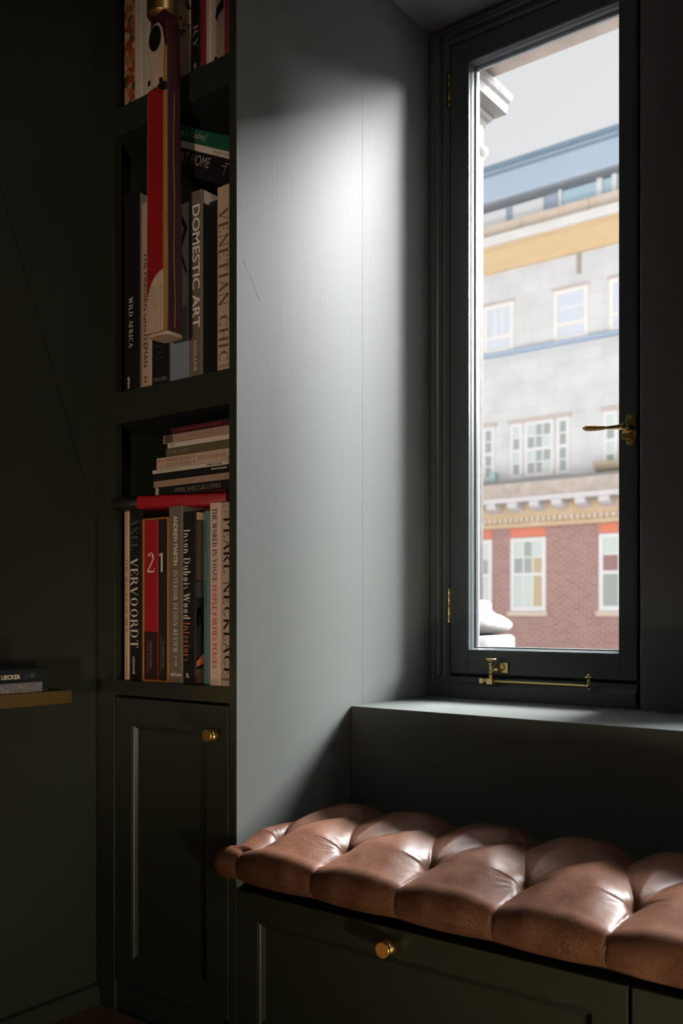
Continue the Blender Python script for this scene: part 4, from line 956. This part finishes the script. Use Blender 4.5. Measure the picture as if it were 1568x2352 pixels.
sweep([(0.030, zy(1455)), (0.052, zy(1453)), (0.064, zy(1447)), (0.070, zy(1438)), (0.069, zy(1430)), (0.062, zy(1422)), (0.048, zy(1413)), (0.030, zy(1406))], 'base_torus', OURS, 0.05)
sweep([(0.066, 0.45), (0.071, zy(1500)), (0.071, zy(1464)), (0.064, zy(1458)), (0.030, zy(1456))], 'plinth', OURS, 0.012)
struct('sill_exterior', MB().prism([(0.861, 0.68), (0.861, 0.60), (1.12, 0.60), (1.12, 0.655)], lambda p, q, t: (t, p, q), -0.32, 1.7), OURS, 0.004)

# ------------------------------------------------------------------ the street and the house opposite
ASPH = mat('asphalt', (0.10, 0.10, 0.10), 0.9); PAVE = mat('pavement_stone', (0.36, 0.35, 0.33), 0.9)
struct('street', MB().box(-60, 40, 0.86, 23, -3.75, -3.5), ASPH)
struct('pavement', MB().box(-60, 40, 0.86, 3.2, -3.5, -3.38).box(-60, 40, 19.2, 22.0, -3.5, -3.38), PAVE, 0.02)
YB = 22.0
ob = root('opposite_house', (-10.0, 23.0, -3.5), 'tall house across the street, red brick below, white stone above and a grey roof storey', 'building')
WHITEST = stone_mat('white_stone', (0.62, 0.61, 0.595), (0.54, 0.53, 0.515), 0.8, 0.9, 0.1)
def course_mat():
    m = mat('white_ashlar', (0.744, 0.735, 0.716), 0.9); n = m.node_tree.nodes; L = m.node_tree.links
    t = n.new('ShaderNodeTexCoord'); mp = n.new('ShaderNodeMapping'); mp.inputs['Rotation'].default_value = (math.radians(90), 0, 0)
    b = n.new('ShaderNodeTexBrick'); b.inputs['Color1'].default_value = (0.56, 0.57, 0.575, 1); b.inputs['Color2'].default_value = (0.53, 0.54, 0.545, 1); b.inputs['Mortar'].default_value = (0.475, 0.48, 0.485, 1)
    b.inputs['Scale'].default_value = 1.0; b.inputs['Brick Width'].default_value = 0.9; b.inputs['Row Height'].default_value = 0.34; b.inputs['Mortar Size'].default_value = 0.008
    nz = n.new('ShaderNodeTexNoise'); nz.inputs['Scale'].default_value = 1.6; nz.inputs['Detail'].default_value = 6
    r = n.new('ShaderNodeValToRGB'); r.color_ramp.elements[0].position = 0.35; r.color_ramp.elements[0].color = (0.90, 0.90, 0.895, 1); r.color_ramp.elements[1].position = 0.6; r.color_ramp.elements[1].color = (1, 1, 1, 1)
    mx = n.new('ShaderNodeMixRGB'); mx.blend_type = 'MULTIPLY'; mx.inputs[0].default_value = 1
    L.new(t.outputs['Object'], mp.inputs[0]); L.new(mp.outputs[0], b.inputs['Vector']); L.new(t.outputs['Object'], nz.inputs['Vector']); L.new(nz.outputs['Fac'], r.inputs[0])
    L.new(b.outputs['Color'], mx.inputs[1]); L.new(r.outputs[0], mx.inputs[2]); L.new(mx.outputs[0], n['Principled BSDF'].inputs['Base Color']); return m
def brick_mat():
    m = mat('red_brick', (0.279, 0.131, 0.111), 0.9); n = m.node_tree.nodes; L = m.node_tree.links
    t = n.new('ShaderNodeTexCoord'); mp = n.new('ShaderNodeMapping'); mp.inputs['Rotation'].default_value = (math.radians(90), 0, 0)
    b = n.new('ShaderNodeTexBrick'); b.inputs['Color1'].default_value = (0.335, 0.173, 0.153, 1); b.inputs['Color2'].default_value = (0.251, 0.121, 0.111, 1); b.inputs['Mortar'].default_value = (0.390, 0.317, 0.288, 1)
    b.inputs['Scale'].default_value = 1.0; b.inputs['Brick Width'].default_value = 0.235; b.inputs['Row Height'].default_value = 0.078; b.inputs['Mortar Size'].default_value = 0.011
    bp = n.new('ShaderNodeBump'); bp.inputs['Strength'].default_value = 0.15; bp.inputs['Distance'].default_value = 0.01; bp.invert = True
    L.new(t.outputs['Object'], mp.inputs[0]); L.new(mp.outputs[0], b.inputs['Vector']); L.new(b.outputs['Color'], n['Principled BSDF'].inputs['Base Color']); L.new(b.outputs['Fac'], bp.inputs['Height']); L.new(bp.outputs[0], n['Principled BSDF'].inputs['Normal']); return m
ASHLAR, BRICK = course_mat(), brick_mat()
TANS = stone_mat('tan_stone', (0.465, 0.344, 0.223), (0.520, 0.401, 0.279), 3, 0.9, 0.2); BUFF = stone_mat('buff_stone', (0.52, 0.43, 0.34), (0.57, 0.49, 0.41), 3, 0.9, 0.2)
OCHRE = stone_mat('ochre_stone', (0.50, 0.365, 0.205), (0.53, 0.395, 0.24), 2, 0.9, 0.1); DIRTY = stone_mat('dirty_stone', (0.335, 0.307, 0.261), (0.483, 0.410, 0.372), 4, 0.9, 0.5)
LEAD = mat('grey_blue_cladding', (0.335, 0.410, 0.503), 0.6); LEADD = mat('dark_cladding_edge', (0.158, 0.223, 0.288), 0.6); LEADG = mat('shadow_gap_grey', (0.186, 0.204, 0.223), 0.7); PANELW = mat('white_cladding', (0.669, 0.689, 0.706), 0.6)
FRAMEW = mat('white_window_paint', (0.62, 0.625, 0.63), 0.5); LINT = mat('orange_brick_lintel', (0.576, 0.186, 0.121), 0.85)
PANE = mat('house_pane', (0.307, 0.344, 0.317), 0.12); PANEB = mat('house_pane_blue', (0.40, 0.55, 0.64), 0.15); PANEL_ = mat('house_pane_pale', (0.52, 0.565, 0.63), 0.3); PANEC = mat('house_pane_curtain', (0.483, 0.558, 0.520), 0.4); PANEO = mat('house_pane_blind', (0.447, 0.354, 0.223), 0.5)
X0, X1 = -30.0, 14.0
MB().box(X0, X1, YB, YB + 6, -3.5, 3.20).build('brick_wall', BRICK, ob)
MB().box(X0, X1, YB, YB + 6, 3.20, 10.9).build('stone_wall', ASHLAR, ob)
MB().box(X0, X1, YB + 0.30, YB + 6, 10.9, 12.28).build('roof_storey', LEAD, ob)
MB().box(X0, X1, YB - 0.10, YB + 6, 12.28, 13.15).build('roof_fascia', LEAD, ob, 0.03)
MB().box(X0, X1, YB - 0.16, YB + 6, 13.15, 13.28).build('roof_cap', LEADD, ob, 0.02)
MB().box(X0, X1, YB - 0.14, YB, 12.98, 13.04).build('roof_rib', LEADD, ob)
MB().box(X0, X1, YB - 0.08, YB + 0.3, 12.20, 12.28).build('roof_drip', LEADG, ob)
# roof storey: white panels, posts and blue panes
def fx(px, y, Y=YB): return pix(px, y, Y)[0]
for pa, pb in ((1062, 1098), (1103, 1164), (1180, 1250)):
    MB().box(fx(pa, 490, YB + .3), fx(pb, 490, YB + .3), YB + 0.22, YB + 0.30, 11.62, 12.15).build('cladding_panel', PANELW, ob, 0.01)
for pa, pb in ((1286, 1293), (1373, 1386), (1408, 1420)):
    MB().box(fx(pa, 450, YB + .3), fx(pb, 450, YB + .3), YB + 0.18, YB + 0.30, 11.5, 12.2).build('post', PANELW, ob, 0.01)
for pa, pb in ((1293.5, 1372.5), (1386.5, 1407.5), (1421, 1470)):
    MB().box(fx(pa, 450, YB + .3), fx(pb, 450, YB + .3), YB + 0.24, YB + 0.299, 11.5, 12.16).build('roof_pane', PANEB, ob, 0.005)
# parapet and main cornice
MB().box(X0, X1, YB - 0.25, YB + 0.30, 11.08, 11.56).build('parapet', BUFF, ob, 0.02)
for k in range(9): MB().box(-16 + 1.9 * k, -15.985 + 1.9 * k + 0.02, YB - 0.262, YB - 0.249, 11.09, 11.55).build('parapet_joint', DIRTY, ob)
MB().box(X0, X1, YB - 0.62, YB + 0.30, 10.86, 11.10).build('cornice_edge', WHITEST, ob, 0.03)
MB().prism([(YB, 10.30), (YB - 0.10, 10.30), (YB - 0.16, 10.42), (YB - 0.36, 10.62), (YB - 0.46, 10.72), (YB - 0.46, 10.86), (YB, 10.86)], lambda p, q, t: (t, p, q), X0, X1).build('cornice_cove', OCHRE, ob)
MB().box(X0, X1, YB - 0.16, YB, 7.96, 8.06).build('string_course', mat('slate_blue_lead', (0.30, 0.37, 0.48), 0.6), ob, 0.01)
# middle cornice with brackets and dentils
MB().box(X0, X1, YB - 0.75, YB, 4.32, 4.40).build('lead_flashing', mat('lead_flashing', (0.186, 0.186, 0.177), 0.8), ob, 0.01)
MB().prism([(YB, 4.32), (YB - 0.74, 4.32), (YB - 0.72, 4.22), (YB - 0.60, 4.02), (YB - 0.56, 3.98), (YB, 3.98)], lambda p, q, t: (t, p, q), X0, X1).build('cornice_moulding', DIRTY, ob)
BRST = mat('bracket_stone', (0.52, 0.505, 0.51), 0.85)
MB().box(X0, X1, YB - 0.55, YB, 3.84, 3.98).build('bracket_band', BRST, ob, 0.015)
br = MB().prism([(YB, 3.84), (YB - 0.52, 3.84), (YB - 0.52, 3.72), (YB - 0.42, 3.66), (YB - 0.05, 3.60), (YB, 3.60)], lambda p, q, t: (t, p, q), -0.14, 0.14).build('bracket', BRST, ob, 0.012)
xb = [fx(px, 1160, YB - .5) for px in (1126, 1176, 1226, 1277, 1330, 1386)]
step = (xb[-1] - xb[0]) / 5
for k in range(-6, 12):
    o = br if k == -6 else br.copy()
    if k > -6: COL.objects.link(o); o.parent = ob; o.matrix_parent_inverse = br.matrix_parent_inverse.copy()
    o.location.x = xb[0] + step * k
MB().box(X0, X1, YB - 0.10, YB, 3.20, 3.84).build('frieze', TANS, ob)
dn = MB().box(-0.045, 0.045, YB - 0.17, YB - 0.10, 3.35, 3.45).build('dentil', BUFF, ob)
for k in range(60):
    o = dn if k == 0 else dn.copy()
    if k: COL.objects.link(o); o.parent = ob; o.matrix_parent_inverse = dn.matrix_parent_inverse.copy()
    o.location.x = -14.0 + 0.16 * k
MB().box(X0, X1, YB - 0.16, YB - 0.1, 3.20, 3.32).build('frieze_moulding', TANS, ob, 0.01)

def house_window(x0, x1, z0, z1, cols, rows, pm, sash=True, fw=0.10, wood=None, low=None, y=YB, pick=None):
    """sash window set in the wall: opening lining, frame and bars (one part) with each pane a sub-part"""
    w = MB(); zm = (z0 + z1) / 2 if low is None else low
    yo = y - 0.03
    w.box(x0, x0 + fw, yo, y + 0.1, z0, z1).box(x1 - fw, x1, yo, y + 0.1, z0, z1).box(x0 + fw, x1 - fw, yo + 0.001, y + 0.1, z1 - fw, z1 - 0.001).box(x0 + fw, x1 - fw, yo - 0.02, y + 0.1, z0 + 0.001, z0 + fw * 1.2).box(x0 + fw, x1 - fw, yo - 0.01, y + 0.1, zm - 0.045, zm + 0.045)
    spans = [(z0 + fw * 1.2, zm - 0.045, rows[0], cols[0]), (zm + 0.045, z1 - fw, rows[1], cols[1])]
    cells = []
    for za, zb_, nr, nc in spans:
        for c in range(1, nc):
            xx = x0 + fw + (x1 - x0 - 2 * fw) * c / nc; w.box(xx - 0.02, xx + 0.02, yo + 0.01, y + 0.1, za, zb_)
        for r in range(1, nr):
            zz_ = za + (zb_ - za) * r / nr; w.box(x0 + fw, x1 - fw, yo + 0.012, y + 0.1, zz_ - 0.02, zz_ + 0.02)
        for c in range(nc):
            for r in range(nr):
                cells.append((x0 + fw + (x1 - x0 - 2 * fw) * c / nc, x0 + fw + (x1 - x0 - 2 * fw) * (c + 1) / nc, za + (zb_ - za) * r / nr, za + (zb_ - za) * (r + 1) / nr))
    o = w.build('window', wood or FRAMEW, ob)
    for i, (a_, b_, c_, d_) in enumerate(cells):
        MB().box(a_ + .004, b_ - .004, y - 0.004, y + 0.02, c_ + .004, d_ - .004).build('pane', (pick[i % len(pick)] if pick else pm), o)
    return o
# upper row on the white wall
for (xa, xb_, za, zb_, cc) in ((-11.54, -10.63, 8.06, 9.42, (1, 3)), (-9.45, -8.50, 8.06, 9.42, (1, 1)), (-7.92, -7.0, 8.06, 9.42, (1, 2)), (-13.6, -12.7, 8.06, 9.42, (1, 3))):
    house_window(xa, xb_, za, zb_, cc, (1, 1 if cc[1] > 1 else 2), PANEL_, low=8.50, wood=mat('cream_window_paint', (0.689, 0.660, 0.633), 0.6))
    MB().box(xa - 0.06, xb_ + 0.04, YB - 0.05, YB, zb_, zb_ + 0.06).build('window_head', mat('pink_grey_stone', (0.465, 0.401, 0.372), 0.9), ob, 0.01)
# tripartite middle row
def tri(x0, x1):
    wd = x1 - x0
    house_window(x0, x0 + wd * 0.21, 4.55, 6.05, (1, 1), (2, 2), PANE, fw=0.09, pick=[PANE, PANEC])
    house_window(x0 + wd * 0.25, x0 + wd * 0.74, 4.55, 6.05, (3, 3), (2, 2), PANE, fw=0.09, pick=[PANE, PANEC, PANE, PANE, PANEC, PANE])
    house_window(x0 + wd * 0.79, x1, 4.55, 6.05, (1, 1), (2, 2), PANE, fw=0.09)
    MB().box(x0 - 0.08, x1 + 0.06, YB - 0.05, YB, 6.05, 6.16).build('window_head', mat('pink_grey_stone', (0.465, 0.401, 0.372), 0.9), ob, 0.01)
tri(-10.73, -9.01); tri(-12.95, -11.22); tri(-8.08, -6.3)
# ledge under the right-hand middle window
MB().prism([(YB, 4.40), (YB - 0.30, 4.40), (YB - 0.55, 4.62), (YB - 0.60, 4.70), (YB, 4.70)], lambda p, q, t: (t, p, q), -8.15, -6.2).build('balcony_ledge', mat('brown_stone', (0.335, 0.288, 0.214), 0.9), ob, 0.02)
# brick storey windows
for i, (xa, xb_) in enumerate(((-12.55, -11.30), (-10.72, -9.68), (-8.20, -7.15))):
    house_window(xa, xb_, 0.93, 2.92, (2 if i != 1 else 3, 3 if i == 1 else 2), (1, 2), PANE, fw=0.11, pick=[[PANE, PANEC], [PANEC, PANEC, PANEO, PANE, PANEC, PANE, PANE, PANEO, PANEC], [PANE, PANEL_, mat('house_pane_red', (0.279, 0.158, 0.149), 0.3), PANEC]][i])
    MB().box(xa - 0.0, xb_ + 0.0, YB - 0.025, YB + 0.05, 2.94, 3.19).build('lintel', LINT, ob, 0.005)
    MB().box(xa - 0.07, xb_ + 0.06, YB - 0.10, YB + 0.05, 0.80, 0.92).build('window_sill', BUFF, ob, 0.01)
# short drainpipe stain and bracket below the main cornice
MB().box(fx(1330, 600) - 0.05, fx(1330, 600) + 0.05, YB - 0.06, YB, 9.75, 10.32).build('downpipe', mat('pipe_brown', (0.317, 0.279, 0.232), 0.8), ob, 0.01)
MB().box(fx(1151, 1100) - 0.09, fx(1151, 1100) + 0.09, YB - 0.55, YB - 0.35, 4.40, 4.72).build('roof_vent', mat('verdigris', (0.279, 0.390, 0.390), 0.7), ob, 0.02)
